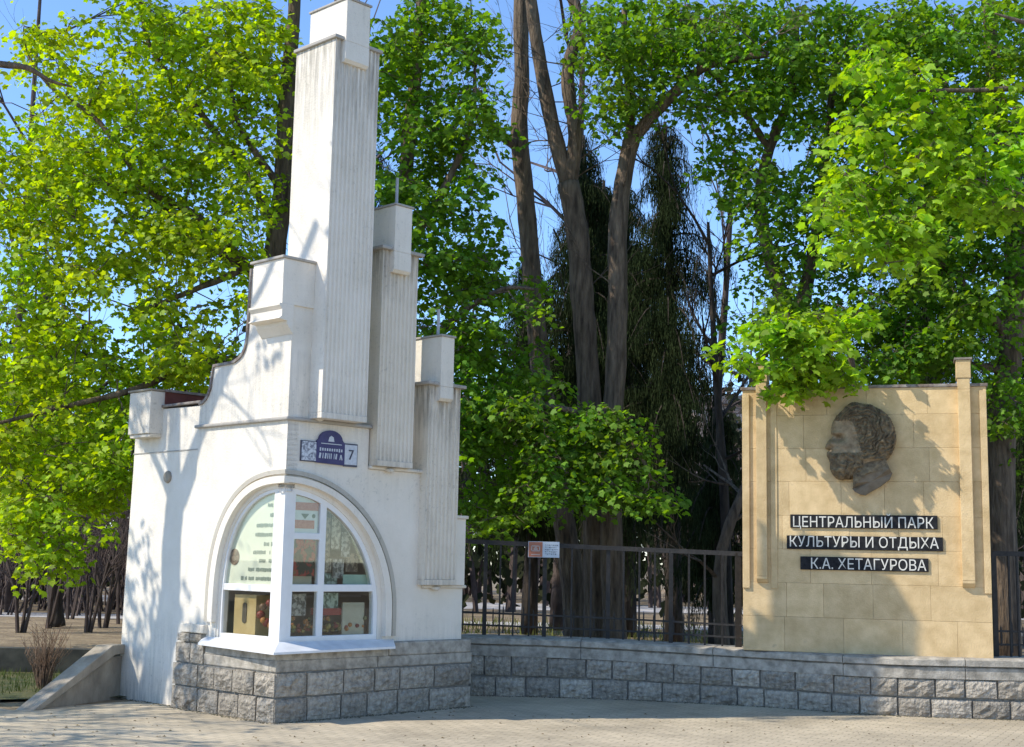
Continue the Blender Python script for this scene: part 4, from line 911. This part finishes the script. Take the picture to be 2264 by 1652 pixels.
# --- three tall trunks with bare tops
def bare_trunks(label, base_, trunk, limbs, m=BARK, twl=1.1, twn=10, twd=3, name='bare_tree', tr=.014):
    tree = empty(name, base_, 0, label=label, category='tree')
    _, L_ = limb(tree, 'trunk', trunk[0], trunk[1], trunk[2], m, 12); ends = [L_[-1]]; nodes = L_[len(L_)//2:]
    for pts, r0, r1 in limbs:
        _, L2 = limb(tree, 'limb', pts, r0, r1, m, 9); nodes += L2[2:]
    tw = MB()
    for i in range(twn):
        q_ = random.choice(nodes); a = random.uniform(0, 6.28); twig_rec(tw, q_, Vector((math.cos(a), math.sin(a)*.8, random.uniform(-.2, .8))).normalized(), twl*random.uniform(.6, 1.2), tr, twd)
    if tw.v: to = obj('twigs', tw, m, tree, world=True); to['kind'] = 'stuff'
    return tree
tb = gz(1278, 1400, 20.3)
bare_trunks('leaning grey trunk that splits into two tall bare stems in the middle of the picture', tb,
    ([tb, at(1262, 1250, 20.3), at(1238, 1110, 20.3)], .19, .17), [], twn=0, name='bare_tree')
bpy.data.objects.remove(bpy.data.objects['bare_tree'], do_unlink=True) if False else None
# (the short stem above is the sunlit foot of a leaning tree; its upper stem is its limb)
bt = bpy.data.objects['bare_tree']; bt['label'] = 'leaning bare trunk with a sunlit foot, leftmost of three behind the fence'
limb(bt, 'limb', px_line([(1238, 1110, 20.3), (1205, 900, 20.3), (1190, 760, 20.3), (1172, 560, 20.3), (1160, 420, 20.3), (1148, 290, 20.2), (1154, 180, 20.2), (1152, 60, 20.1), (1156, -120, 20.1)]), .17, .11, BARK, 11)
limb(bt, 'limb', px_line([(1150, 330, 20.2), (1110, 300, 20.1), (1080, 262, 20.0), (1060, 200, 19.9)]), .085, .04, BARK, 8)
tb = gz(1322, 1410, 19.6)
bare_trunks('dark trunk forking high up into two tall bare stems against the blue sky', tb,
    ([tb, at(1318, 1200, 19.6), at(1310, 1000, 19.6), at(1298, 803, 19.6), at(1287, 652, 19.6), at(1276, 510, 19.6), at(1256, 405, 19.6)], .185, .165),
    [(px_line([(1256, 410, 19.6), (1221, 276, 19.6), (1196, 151, 19.6), (1174, 0, 19.5), (1165, -140, 19.5)]), .125, .085),
     (px_line([(1260, 415, 19.6), (1272, 300, 19.5), (1260, 226, 19.5), (1256, 145, 19.5), (1282, 55, 19.4), (1262, -20, 19.4), (1240, -140, 19.4)]), .115, .08)], twn=16, twl=.9)
tb = gz(1362, 1405, 19.2)
bare_trunks('straight dark trunk right of the fork-topped one with a thick limb rising to the right', tb,
    ([tb, at(1352, 1200, 19.2), at(1350, 1000, 19.2), at(1362, 803, 19.2), at(1366, 640, 19.2), at(1366, 502, 19.2), at(1382, 376, 19.2), at(1398, 305, 19.2)], .17, .125),
    [(px_line([(1394, 320, 19.2), (1392, 240, 19.1), (1386, 150, 19.0), (1380, 20, 19.0)]), .075, .04),
     (px_line([(1396, 312, 19.2), (1447, 251, 18.9), (1497, 200, 18.7), (1547, 155, 18.5), (1600, 135, 18.3), (1700, 120, 18.1)]), .105, .045)], twn=14, twl=.9)

# --- right crowns
tb = gz(1795, 1250, 19.5)
foliage_tree('maple_tree', 'large green maple with a forked dark trunk rising behind the sandstone panel', 'maples in fresh leaf', tb,
    ([tb, at(1775, 900, 19.5), at(1760, 700, 19.5)], .20, .16),
    [(px_line([(1760, 720, 19.5), (1710, 600, 19.4), (1680, 450, 19.4), (1700, 330, 19.3), (1750, 200, 19.3), (1760, 40, 19.2)]), .12, .05), (px_line([(1760, 720, 19.5), (1785, 620, 19.4), (1810, 480, 19.3), (1830, 300, 19.2), (1850, 100, 19.2)]), .12, .05),
     (px_line([(1700, 330, 19.3), (1640, 240, 19.1), (1560, 150, 18.9), (1440, 90, 18.7)]), .06, .02), (px_line([(1800, 480, 19.3), (1900, 420, 19.0), (2020, 330, 18.6)]), .06, .02)],
    [(1430, 50, 150, 70, 1.5), (1350, 100, 70, 50, 1.2), (1560, 250, 60, 50, .7), (1700, 520, 80, 50, .9), (1860, 420, 90, 110, 1.2), (1940, 250, 80, 90, 1.1), (1560, 60, 120, 60, 1.2), (1480, 130, 110, 50, 1.1), (1340, 230, 60, 40, 1.1), (1400, 200, 70, 40, 1.0), (1400, 270, 50, 30, .6), (1700, 80, 130, 80, 1.2), (1620, 180, 90, 60, 1.0), (1750, 200, 120, 80, 1.0), (1620, 330, 90, 60, .9), (1700, 420, 90, 50, .9), (1640, 420, 60, 50, .8),
     (1880, 80, 130, 80, 1.1), (1840, 220, 110, 90, 1.0), (1760, 560, 90, 50, .5), (1700, 620, 40, 30, .8), (1730, 700, 110, 50, .9), (1840, 680, 130, 60, 1.0), (1900, 760, 150, 60, 1.0), (1880, 600, 100, 60, .8), (1600, -90, 400, 60, .5)],
    LEAF_G, LEAFT, .084, 1.7, singles=120, Yr=(17.8, 20.2))
tb = gz(2215, 1300, 19)
foliage_tree('maple_tree', 'shadowed dark green maple filling the upper right corner behind the sandstone panel', 'maples in fresh leaf', tb,
    ([tb, at(2210, 1000, 19), at(2235, 750, 19), at(2245, 500, 19), at(2200, 200, 19), at(2180, -100, 19)], .24, .08),
    [(px_line([(2235, 750, 19), (2120, 620, 18.6), (2010, 520, 18.3)]), .08, .03), (px_line([(2230, 820, 19), (2120, 800, 18.6), (2000, 760, 18.3)]), .07, .02), (px_line([(2230, 420, 19), (2120, 250, 18.6), (2050, 80, 18.3)]), .07, .02)],
    [(2000, 60, 120, 80, 1.1), (2120, 120, 130, 110, 1.1), (2220, 60, 80, 90, 1.1), (2160, 300, 120, 100, 1.1), (2060, 420, 120, 90, 1.0), (2200, 480, 90, 100, 1.0), (2080, 560, 110, 80, 1.0), (2180, 640, 100, 80, 1.1), (2040, 680, 120, 70, 1.1), (2150, 760, 110, 60, 1.1), (2000, 800, 130, 40, 1.0), (2230, 860, 50, 90, 1.0), (2210, 1000, 40, 60, .5), (2330, 400, 80, 400, .5)],
    LEAF_G, LEAFT, .084, 1.9, Yr=(17.6, 20))
# near bright branch, right
tb = ground(2700, 1700)
foliage_tree('maple_tree', 'nearer bright green maple branches with large drooping leaves at upper right', 'maples in fresh leaf', Vector((7.6, 14.2, 0)),
    ([Vector((7.6, 14.2, 0)), Vector((7.5, 14.2, 2.5)), Vector((7.4, 14.1, 5)), Vector((7.3, 14.0, 8))], .2, .1),
    [(px_line([(2480, 250, 14.1), (2300, 200, 14.0), (2150, 200, 13.9), (2000, 200, 13.8)]), .05, .012), (px_line([(2480, 480, 14.1), (2300, 470, 14.0), (2100, 440, 13.9), (1950, 500, 13.8)]), .05, .01), (px_line([(2480, 100, 14.2), (2300, 60, 14.1), (2200, 30, 14)]), .05, .01)],
    [(1960, 150, 80, 60, 1.3), (2060, 220, 70, 60, 1.2), (1900, 280, 70, 50, 1.1), (2010, 300, 80, 60, 1.2), (1930, 380, 90, 50, 1.1), (1880, 460, 60, 60, 1.1), (1970, 480, 80, 60, 1.2), (1990, 560, 70, 40, 1.2), (1880, 530, 60, 30, .9), (2160, 330, 80, 50, 1.0), (2230, 260, 50, 90, 1.0), (2110, 420, 80, 50, 1.0), (2220, 440, 60, 60, 1.0), (2400, 300, 100, 200, .6)],
    LEAF_B, LEAFT, .098, 1.5, singles=290, R0_=.22, nleaf=30, Yr=(13.3, 14.4), droop=.9, flat_=.7)
tb = Vector((4.4, 17.2, .3))
foliage_tree('maple_sapling', 'low maple branch with bright leaves hanging over the top left corner of the sandstone panel', None, tb,
    ([tb, at(1900, 1000, 17.2), at(1880, 780, 17.0), at(1850, 700, 16.6)], .05, .03),
    [(px_line([(1850, 700, 16.6), (1780, 700, 16.1), (1700, 740, 15.8), (1620, 790, 15.7)]), .03, .008), (px_line([(1850, 700, 16.6), (1830, 740, 15.9), (1800, 800, 15.6)]), .02, .006)],
    [(1710, 735, 80, 32, 1.5), (1640, 765, 40, 16, 1.2), (1770, 800, 90, 30, 1.6), (1760, 720, 80, 40, 1.2), (1770, 845, 60, 20, 1.5), (1850, 830, 50, 25, 1.0), (1860, 720, 90, 40, .8), (1620, 790, 25, 12, 1.2)],
    LEAF_B, LEAFT, .105, 2.0, singles=120, R0_=.20, nleaf=26, Yr=(15.15, 15.85), droop=.8, flat_=.7)

# --- dark drooping conifers
def conifer(label, base_, top, rmax, nbr=70, seed=1, m=NEEDLE, gapf=0):
    rs = random.Random(seed); tree = empty('weeping_spruce', base_, 0, label=label, category='tree', group='dark weeping spruces behind the trunks')
    limb(tree, 'trunk', [base_, base_.lerp(top, .5)+Vector((.05, 0, 0)), top], .16, .03, BARKD, 8)
    P, Nn, D, Sz = [], [], [], []; tw = MB(); Ht = (top-base_).length
    for k in range(nbr):
        f_ = .27+.73*(k+rs.random())/nbr; z = f_; a = rs.uniform(0, 6.283); Lb = rmax*(1-f_)**.75*rs.uniform(.45, 1.3)+.22
        q_ = base_.lerp(top, f_); dx, dy = math.cos(a), math.sin(a); pts = []
        for j in range(6):
            t_ = j/5; pts.append(q_+Vector((dx*Lb*t_, dy*Lb*t_, .15*math.sin(t_*3.1)*Lb-.58*Lb*t_*t_)))
        tw.tube(pts, [.025, .02, .016, .012, .008, .004], 4, close=False)
        n = int(230*Lb)+30
        for i in range(n):
            t_ = (i+rs.random())/n; j = min(4, int(t_*5)); p_ = pts[j].lerp(pts[j+1], t_*5-j)
            side = rs.gauss(0, .06+.07*Lb*(1-t_*.5)); p_ = p_+Vector((-dy*side, dx*side, rs.uniform(-.03, .06))); L_ = rs.uniform(.10, .42)*(1.2-.5*t_)
            m_ = 3
            for s_ in range(m_):
                P.append(p_+Vector((rs.gauss(0, .03), rs.gauss(0, .03), -L_*s_/m_))); D.append((rs.gauss(0, .18), rs.gauss(0, .18), -1)); Nn.append((rs.gauss(0, 1), rs.gauss(0, 1), .1)); Sz.append(L_/m_*1.6)
    to = obj('boughs', tw, BARKD, tree, world=True); to['kind'] = 'stuff'
    T = np.array([(0, 0, 0), (.045, .3, 0), (.012, .45, 0), (.035, .75, 0), (0, 1, 0), (-.035, .8, 0), (-.012, .5, 0), (-.045, .25, 0)])
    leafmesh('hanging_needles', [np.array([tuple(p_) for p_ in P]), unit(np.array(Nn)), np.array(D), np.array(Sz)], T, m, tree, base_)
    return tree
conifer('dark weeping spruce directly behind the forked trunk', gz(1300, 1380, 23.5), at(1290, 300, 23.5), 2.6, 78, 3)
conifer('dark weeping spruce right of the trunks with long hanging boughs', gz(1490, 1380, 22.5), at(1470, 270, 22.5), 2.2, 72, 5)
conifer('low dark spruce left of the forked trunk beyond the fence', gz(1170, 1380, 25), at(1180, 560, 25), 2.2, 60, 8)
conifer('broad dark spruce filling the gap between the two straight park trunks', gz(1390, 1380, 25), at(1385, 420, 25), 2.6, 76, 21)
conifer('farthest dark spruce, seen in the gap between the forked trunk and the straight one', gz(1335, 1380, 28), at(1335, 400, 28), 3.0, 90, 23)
conifer('tall dark spruce behind the left maple, half hidden by the kiosk tower', gz(800, 1380, 25), at(800, 120, 25), 1.9, 60, 11)
conifer('thin dark spruce close to the left edge of the sandstone panel', gz(1585, 1380, 21), at(1580, 900, 21), .9, 30, 12)
conifer('dark spruce behind the right maple crown', gz(2040, 1300, 26), at(2050, 250, 26), 2.6, 60, 15)
conifer('dark spruce beyond the right fence end', gz(2290, 1380, 24), at(2290, 300, 24), 2.4, 70, 17)

# --- bare deciduous trees with fine twigs
def bare_tree(label, base_, h, lean=(0, 0), r=.1, depth=5, m=TWIG, seed=0, L0=None, group=None, name='bare_tree', nl=7, spread_=.5, upb=.16):
    random.seed(seed); tree = empty(name, base_, 0, label=label, category='tree' if name != 'bare_shrub' else 'shrub')
    if group: tree['group'] = group
    top = base_+Vector((lean[0], lean[1], h)); pts = [base_, base_.lerp(top, .35)+Vector((random.gauss(0, .1), 0, 0)), base_.lerp(top, .7)+Vector((random.gauss(0, .12), 0, 0)), top]
    _, L_ = limb(tree, 'trunk', pts, r, r*.25, m, 7); tw = MB()
    for i in range(nl):
        q_ = L_[int(len(L_)*(.3+.68*i/nl))]; a = random.uniform(0, 6.28)
        twig_rec(tw, q_, Vector((math.cos(a)*.9, math.sin(a)*.9, random.uniform(.3, 1))).normalized(), (L0 or h*.22)*random.uniform(.7, 1.2), r*.32, depth, spread_, upb)
    to = obj('twigs', tw, m, tree, world=True); to['kind'] = 'stuff'; return tree
bare_tree('slender bare tree with fine twigs right of the weeping spruce', gz(1610, 1380, 20.5), 6.6, (-.3, 0), .10, 4, BARKD, 31)
bare_tree('bare twiggy tree showing against the sky at top centre', gz(1230, 1380, 27), 13, (.4, 0), .16, 4, TWIG, 32)
bare_tree('bare twiggy tree showing in the gap at the top left corner', gz(20, 1380, 30), 15, (-.3, 0), .12, 4, TWIG, 33)
bare_tree('bare tree with thin stems behind the top of the kiosk tower', gz(690, 1380, 24), 12.5, (0, 0), .13, 4, TWIG, 34)
bare_tree('thin bare tree between the right maple and the spruce', gz(1580, 1380, 26), 9.5, (.4, 0), .13, 4, TWIG, 35)
bare_tree('leaning bare trunk just left of the sandstone panel', gz(1598, 1400, 19.5), 4.4, (.35, 0), .12, 3, BARK, 36)
for i, (x, Y, h, lab) in enumerate(((45, 22.5, 2.6, 'leftmost bare shrub of thin stems in the park left of the kiosk'), (100, 24, 3.2, 'bare shrub just left of the black trunk in the park'), (190, 23, 2.6, 'bare shrub just right of the black trunk in the park'), (225, 24.5, 3.4, 'thick-stemmed bare shrub close to the white wall'), (265, 26, 3.6, 'bare shrub half hidden behind the left edge of the white wall'), (150, 27.5, 3.8, 'taller bare shrub behind the others in the park left of the kiosk'))):
    g_ = gz(x, 1430, Y); random.seed(50+i); tree = empty('bare_shrub', g_, 0, label=lab, category='shrub'); tw = MB()
    for k in range(4):
        a = random.uniform(0, 6.28); st = MB(); p1 = g_+Vector((math.cos(a)*.3, math.sin(a)*.3, h*.45)); st.tube([g_+Vector((math.cos(a)*.06, math.sin(a)*.06, 0)), g_.lerp(p1, .5)+Vector((.03, 0, 0)), p1], [.035, .026, .02], 6); obj('stem', st, TWIG, tree, world=True)
        for j in range(4): twig_rec(tw, g_.lerp(p1, random.uniform(.6, 1)), Vector((math.cos(a)*.5+random.gauss(0, .3), math.sin(a)*.5+random.gauss(0, .3), 1)).normalized(), h*.24, .011, 3, .45, .1)
    to = obj('twigs', tw, TWIG, tree, world=True); to['kind'] = 'stuff'
# black trunk, left
tb = gz(125, 1420, 24.5)
foliage_tree('maple_tree', 'maple on a thick black trunk standing far back in the park at left', None, tb,
    ([tb, at(122, 1330, 24.5), at(118, 1200, 24.5), at(110, 950, 24.5), at(100, 600, 24.5)], .15, .08), [(px_line([(112, 1000, 24.5), (200, 880, 24), (300, 800, 24)]), .07, .02)],
    [(150, 1000, 150, 90, .8), (250, 860, 120, 90, .7), (60, 850, 100, 150, .7)], LEAF_G, LEAFT, .12, .8, Yr=(23, 26), barkm=BARKD)
# dry bush by the stair
g_ = ground(125, 1530, .02); g_ = Vector((-5.45, 16.3, .02)); random.seed(77)
db = empty('dry_bush', g_, 0, label='dry brown upright bush growing behind the sloping stair parapet', category='bush'); tw = MB()
for k in range(90):
    a = random.uniform(0, 6.28); s_ = random.uniform(.05, .42); hgt_ = random.uniform(.4, .78); e = g_+Vector((math.cos(a)*s_*.75, math.sin(a)*s_*.75, hgt_))
    tw.tube([g_+Vector((math.cos(a)*.06, math.sin(a)*.06, 0)), g_.lerp(e, .5)+Vector((random.gauss(0, .02), 0, .03)), e], [.005, .004, .0015], 3, close=False)
    for j in range(3): q_ = g_.lerp(e, random.uniform(.4, .95)); tw.tube([q_, q_+Vector((random.gauss(0, .06), random.gauss(0, .06), random.uniform(.06, .14)))], [.003, .001], 3, close=False)
o_ = obj('stems', tw, mat('dry_stem', (.16, .10, .065), (.26, .17, .11), 5), db, world=True); o_['kind'] = 'stuff'
# short grass on the lawn strip
n = 5000; gp = np.stack([rng.uniform(-9.5, -4.4, n), rng.uniform(14.95, 18.4, n), np.full(n, .02)], 1)
gp = gp[(gp[:, 0] < -5.6) | (gp[:, 1] > 15.8)]; n = len(gp)
GT = np.array([(-.06, 0, 0), (.06, 0, 0), (.0, 1, 0)])
ge = empty('grass_holder', (0, 0, 0)); bpy.data.objects.remove(ge)
def loose_leaves(name, arr, T, m, **k):
    e_ = bpy.data.objects.new('tmp', None); o_ = leafmesh(name, arr, T, m, None, (0, 0, 0)); return tag(o_, **k)
loose_leaves('grass', [gp, unit(np.stack([rng.normal(0, 1, n), rng.normal(0, 1, n), np.full(n, .1)], 1)), np.stack([rng.normal(0, .3, n), rng.normal(0, .3, n), np.ones(n)], 1), rng.uniform(.03, .10, n)], GT, leafmat('lawn_blade', (.07, .10, .02), .2), label='thin short grass on the lawn strip left of the kiosk', category='grass')

# far-off wood: one mass
random.seed(90); tw = MB(); P, D, Nn, Sz = [], [], [], []
for k in range(230):
    Y = random.uniform(34, 62); x = random.uniform(-.46, .46)*Y; h = random.uniform(5, 10.5); g_ = Vector((x, Y, .3)); t_ = g_+Vector((random.gauss(0, .4), 0, h))
    tw.tube([g_, g_.lerp(t_, .5)+Vector((random.gauss(0, .2), 0, 0)), t_], [random.uniform(.07, .16), .06, .015], 5, close=False)
    for j in range(9):
        q_ = g_.lerp(t_, random.uniform(.2, .95)); a = random.uniform(0, 6.28); twig_rec(tw, q_, Vector((math.cos(a), math.sin(a)*.5, random.uniform(.2, 1))).normalized(), h*.16, .022, 1, .5, .1)
    for j in range(60):
        q_ = g_.lerp(t_, random.uniform(.08, .8)); P.append(tuple(q_+Vector((random.gauss(0, .9), random.gauss(0, .6), random.gauss(0, .5)))))
        D.append((random.gauss(0, .5), random.gauss(0, .5), -1)); Nn.append((random.gauss(0, .5), -1, random.gauss(0, .5))); Sz.append(random.uniform(.25, .6))
o_ = obj('bare_woodland', tw, TWIG); tag(o_, kind='stuff', label='far-off mass of bare park trees behind everything', category='woodland')
T = np.array([(0, 0, 0), (.3, .3, 0), (.12, .5, 0), (.2, .8, 0), (0, 1, 0), (-.3, .7, 0), (-.1, .5, 0), (-.26, .2, 0)])
random.seed(8); Pn = [[], [], [], []]
for k in range(2600):
    x = random.uniform(-.6, 4.6); y = random.uniform(18.6, 30); Pn[0].append((x*y/18, y, .3)); Pn[1].append((random.gauss(0, .6), -1, random.gauss(0, .3))); Pn[2].append((random.gauss(0, .3), 0, 1)); Pn[3].append(random.uniform(.06, .22))
loose_leaves('park_grass', [np.array(Pn[0]), unit(np.array(Pn[1])), np.array(Pn[2]), np.array(Pn[3])], GT, leafmat('olive_blade', (.13, .14, .035), .3), kind='stuff', label='rough olive grass on the park ground behind the iron fence', category='grass')
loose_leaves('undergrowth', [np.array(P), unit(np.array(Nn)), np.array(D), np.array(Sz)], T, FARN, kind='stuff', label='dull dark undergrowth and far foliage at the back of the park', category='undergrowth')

random.seed(61); tw = MB()
for k in range(150):
    Y = random.uniform(28.5, 36); g_ = Vector((random.uniform(-.46, -.13)*Y, Y, .3))
    for j in range(3): twig_rec(tw, g_+Vector((random.gauss(0, .2), 0, 0)), Vector((random.gauss(0, .25), random.gauss(0, .2), 1)).normalized(), random.uniform(1.2, 2.2), .028, 2, .4, .2)
tag(obj('bare_thicket', tw, TWIG), kind='stuff', label='purple-brown thicket of leafless twigs at the back of the park on the left', category='thicket')

# far building
bl = empty('apartment_building', (9, 66, .3), 0, label='pinkish far building glimpsed between the trees left of the sandstone panel', category='building')
obj('wall', MB().box((0, 0, 0), (22, 8, 9.2)), mat('pinkish_render', (.42, .32, .27), (.5, .39, .33), 1), bl)
obj('roof', MB().box((-.4, -.4, 9.2), (22.4, 8.4, 9.6)), flat('grey_roof', (.16, .15, .15)), bl)
WG = flat('dark_window', (.05, .06, .07), .2)
for i in range(8):
    for j in range(3): obj('window', MB().box((1+i*2.6, -.06, 1+j*2.9), (2.3+i*2.6, .04, 2.6+j*2.9)), WG, bl)

# --- tree outside the frame at the left whose shadow falls on the white wall
def onleft(x, y, t_):
    """point t metres towards the sun from the spot of the left facade plane seen at photo (x, y)"""
    d = cF + cR*((x-1132)/FPX) - cU*((y-826)/FPX); O = KW(E, 0, 0); k = (O-CAM).dot(rV)/d.dot(rV); p_ = CAM+d*k
    return p_+SH*t_+Vector((0, 0, math.tan(SUN_EL)*t_))
T0 = 3.6
base_ = onleft(325, 1552, T0); base_ = Vector((onleft(330, 1552, T0).x, onleft(330, 1552, T0).y, 0))
random.seed(4)
st = empty('street_tree', base_, 0, label='forked street tree standing left of the picture that shades the white wall', category='tree')
q1 = [onleft(370, 1300, T0), onleft(372, 1200, T0), onleft(380, 1110, T0)]
_, tl = limb(st, 'trunk', [base_, base_.lerp(onleft(325, 1545, T0), .6), onleft(325, 1545, T0), onleft(345, 1450, T0), onleft(366, 1360, T0), q1[0], q1[1], q1[2]], .23, .155)
lims = [([onleft(380, 1120, T0), onleft(412, 1040, T0), onleft(438, 960, T0), onleft(478, 860, T0), onleft(520, 770, T0+.2), onleft(560, 640, T0+.4), onleft(640, 430, T0+.6)], .12, .04),
        ([onleft(378, 1120, T0), onleft(370, 1020, T0), onleft(374, 930, T0), onleft(372, 800, T0), onleft(380, 600, T0)], .075, .035),
        ([onleft(372, 1100, T0), onleft(350, 1040, T0), onleft(325, 985, T0), onleft(290, 900, T0), onleft(240, 780, T0)], .06, .025),
        ([onleft(376, 1080, T0), onleft(362, 1020, T0+.1), onleft(340, 960, T0+.2), onleft(310, 860, T0)], .03, .012),
        ([onleft(520, 770, T0+.2), onleft(600, 700, T0), onleft(660, 560, T0+.3), onleft(690, 420, T0+.6), onleft(700, 250, T0+.8)], .04, .02),
        ([onleft(478, 860, T0), onleft(530, 900, T0+.5), onleft(585, 970, T0+.8), onleft(600, 1030, T0+1)], .02, .008)]
tw = MB(); ends = []
for pts, r0, r1 in lims:
    _, L_ = limb(st, 'limb', pts, r0, r1)
    for k in range(4):
        q_ = random.choice(L_[len(L_)//2:]); a = random.uniform(0, 6.28); twig_rec(tw, q_, Vector((-abs(math.cos(a)), math.sin(a)*.6, .5)).normalized(), 1.0, .012, 3, .5, .15, ends=ends)
o_ = obj('twigs', tw, BARK, st, world=True); o_['kind'] = 'stuff'
# a branch of it reaches into the top left corner
limb(st, 'limb', [at(-120, 120, 14.6), at(0, 142, 14.6), at(60, 150, 14.6), at(110, 178, 14.7), at(160, 192, 14.8)], .05, .012)
lv = Leaves(); random.seed(12)
for (x, y, n_) in ((300, 1180, 2), (320, 1260, 3), (310, 1330, 3), (300, 1400, 3), (335, 1440, 2), (290, 1300, 2), (420, 1500, 3), (440, 1400, 1), (360, 1530, 2), (700, 300, 2), (680, 480, 2), (590, 760, 2)):
    for k in range(n_): lv.spray(onleft(x+random.gauss(0, 12), y+random.gauss(0, 20), T0+random.uniform(.6, 2.4)), random.uniform(.12, .22), 13, .10)
for k in range(150):               # unseen sprays added high in its crown to keep the low wall shaded
    p_ = Vector((random.uniform(-.9, 2.0), 16.6, random.uniform(-.1, 1.1))); t_ = random.uniform(8.2, 10.5)
    lv.spray(p_+SH*t_+Vector((0, random.gauss(0, .15), math.tan(SUN_EL)*t_)), random.uniform(.25, .45), 38, .12)
leafmesh('crown', lv.arrays(), LEAFT, LEAF_Y, st, base_)
limb(st, 'limb', [tl[-1], tl[-1].lerp(Vector((-7.6, 14.2, 8.6)), .5)+Vector((0, 0, .3)), Vector((-7.6, 14.2, 8.6)), Vector((-6.6, 14.4, 9.6))], .10, .03)
# second street tree, nearer and further left: dapples the paving
b2 = Vector((-11.5, 10.6, 0)); random.seed(14)
s2 = empty('street_tree', b2, 0, label='leafy street tree outside the picture at left that dapples the paving', category='tree')
limb(s2, 'trunk', [b2, b2+Vector((.1, 0, 2)), b2+Vector((.0, .1, 4.4))], .16, .12); tw = MB(); ends = []
for k in range(11):
    a = random.uniform(0, 6.28); twig_rec(tw, b2+Vector((0, .1, random.uniform(3.4, 4.4))), Vector((math.cos(a)*.8+.45, math.sin(a)*.8, .5)).normalized(), 2.2, .075, 4, .5, .12, 4, ends)
o_ = obj('twigs', tw, BARK, s2, world=True); o_['kind'] = 'stuff'
lv = Leaves()
for e in ends[::3]: lv.spray(e, .2, 9, .09)
leafmesh('crown', lv.arrays(), LEAFT, LEAF_Y, s2, b2)
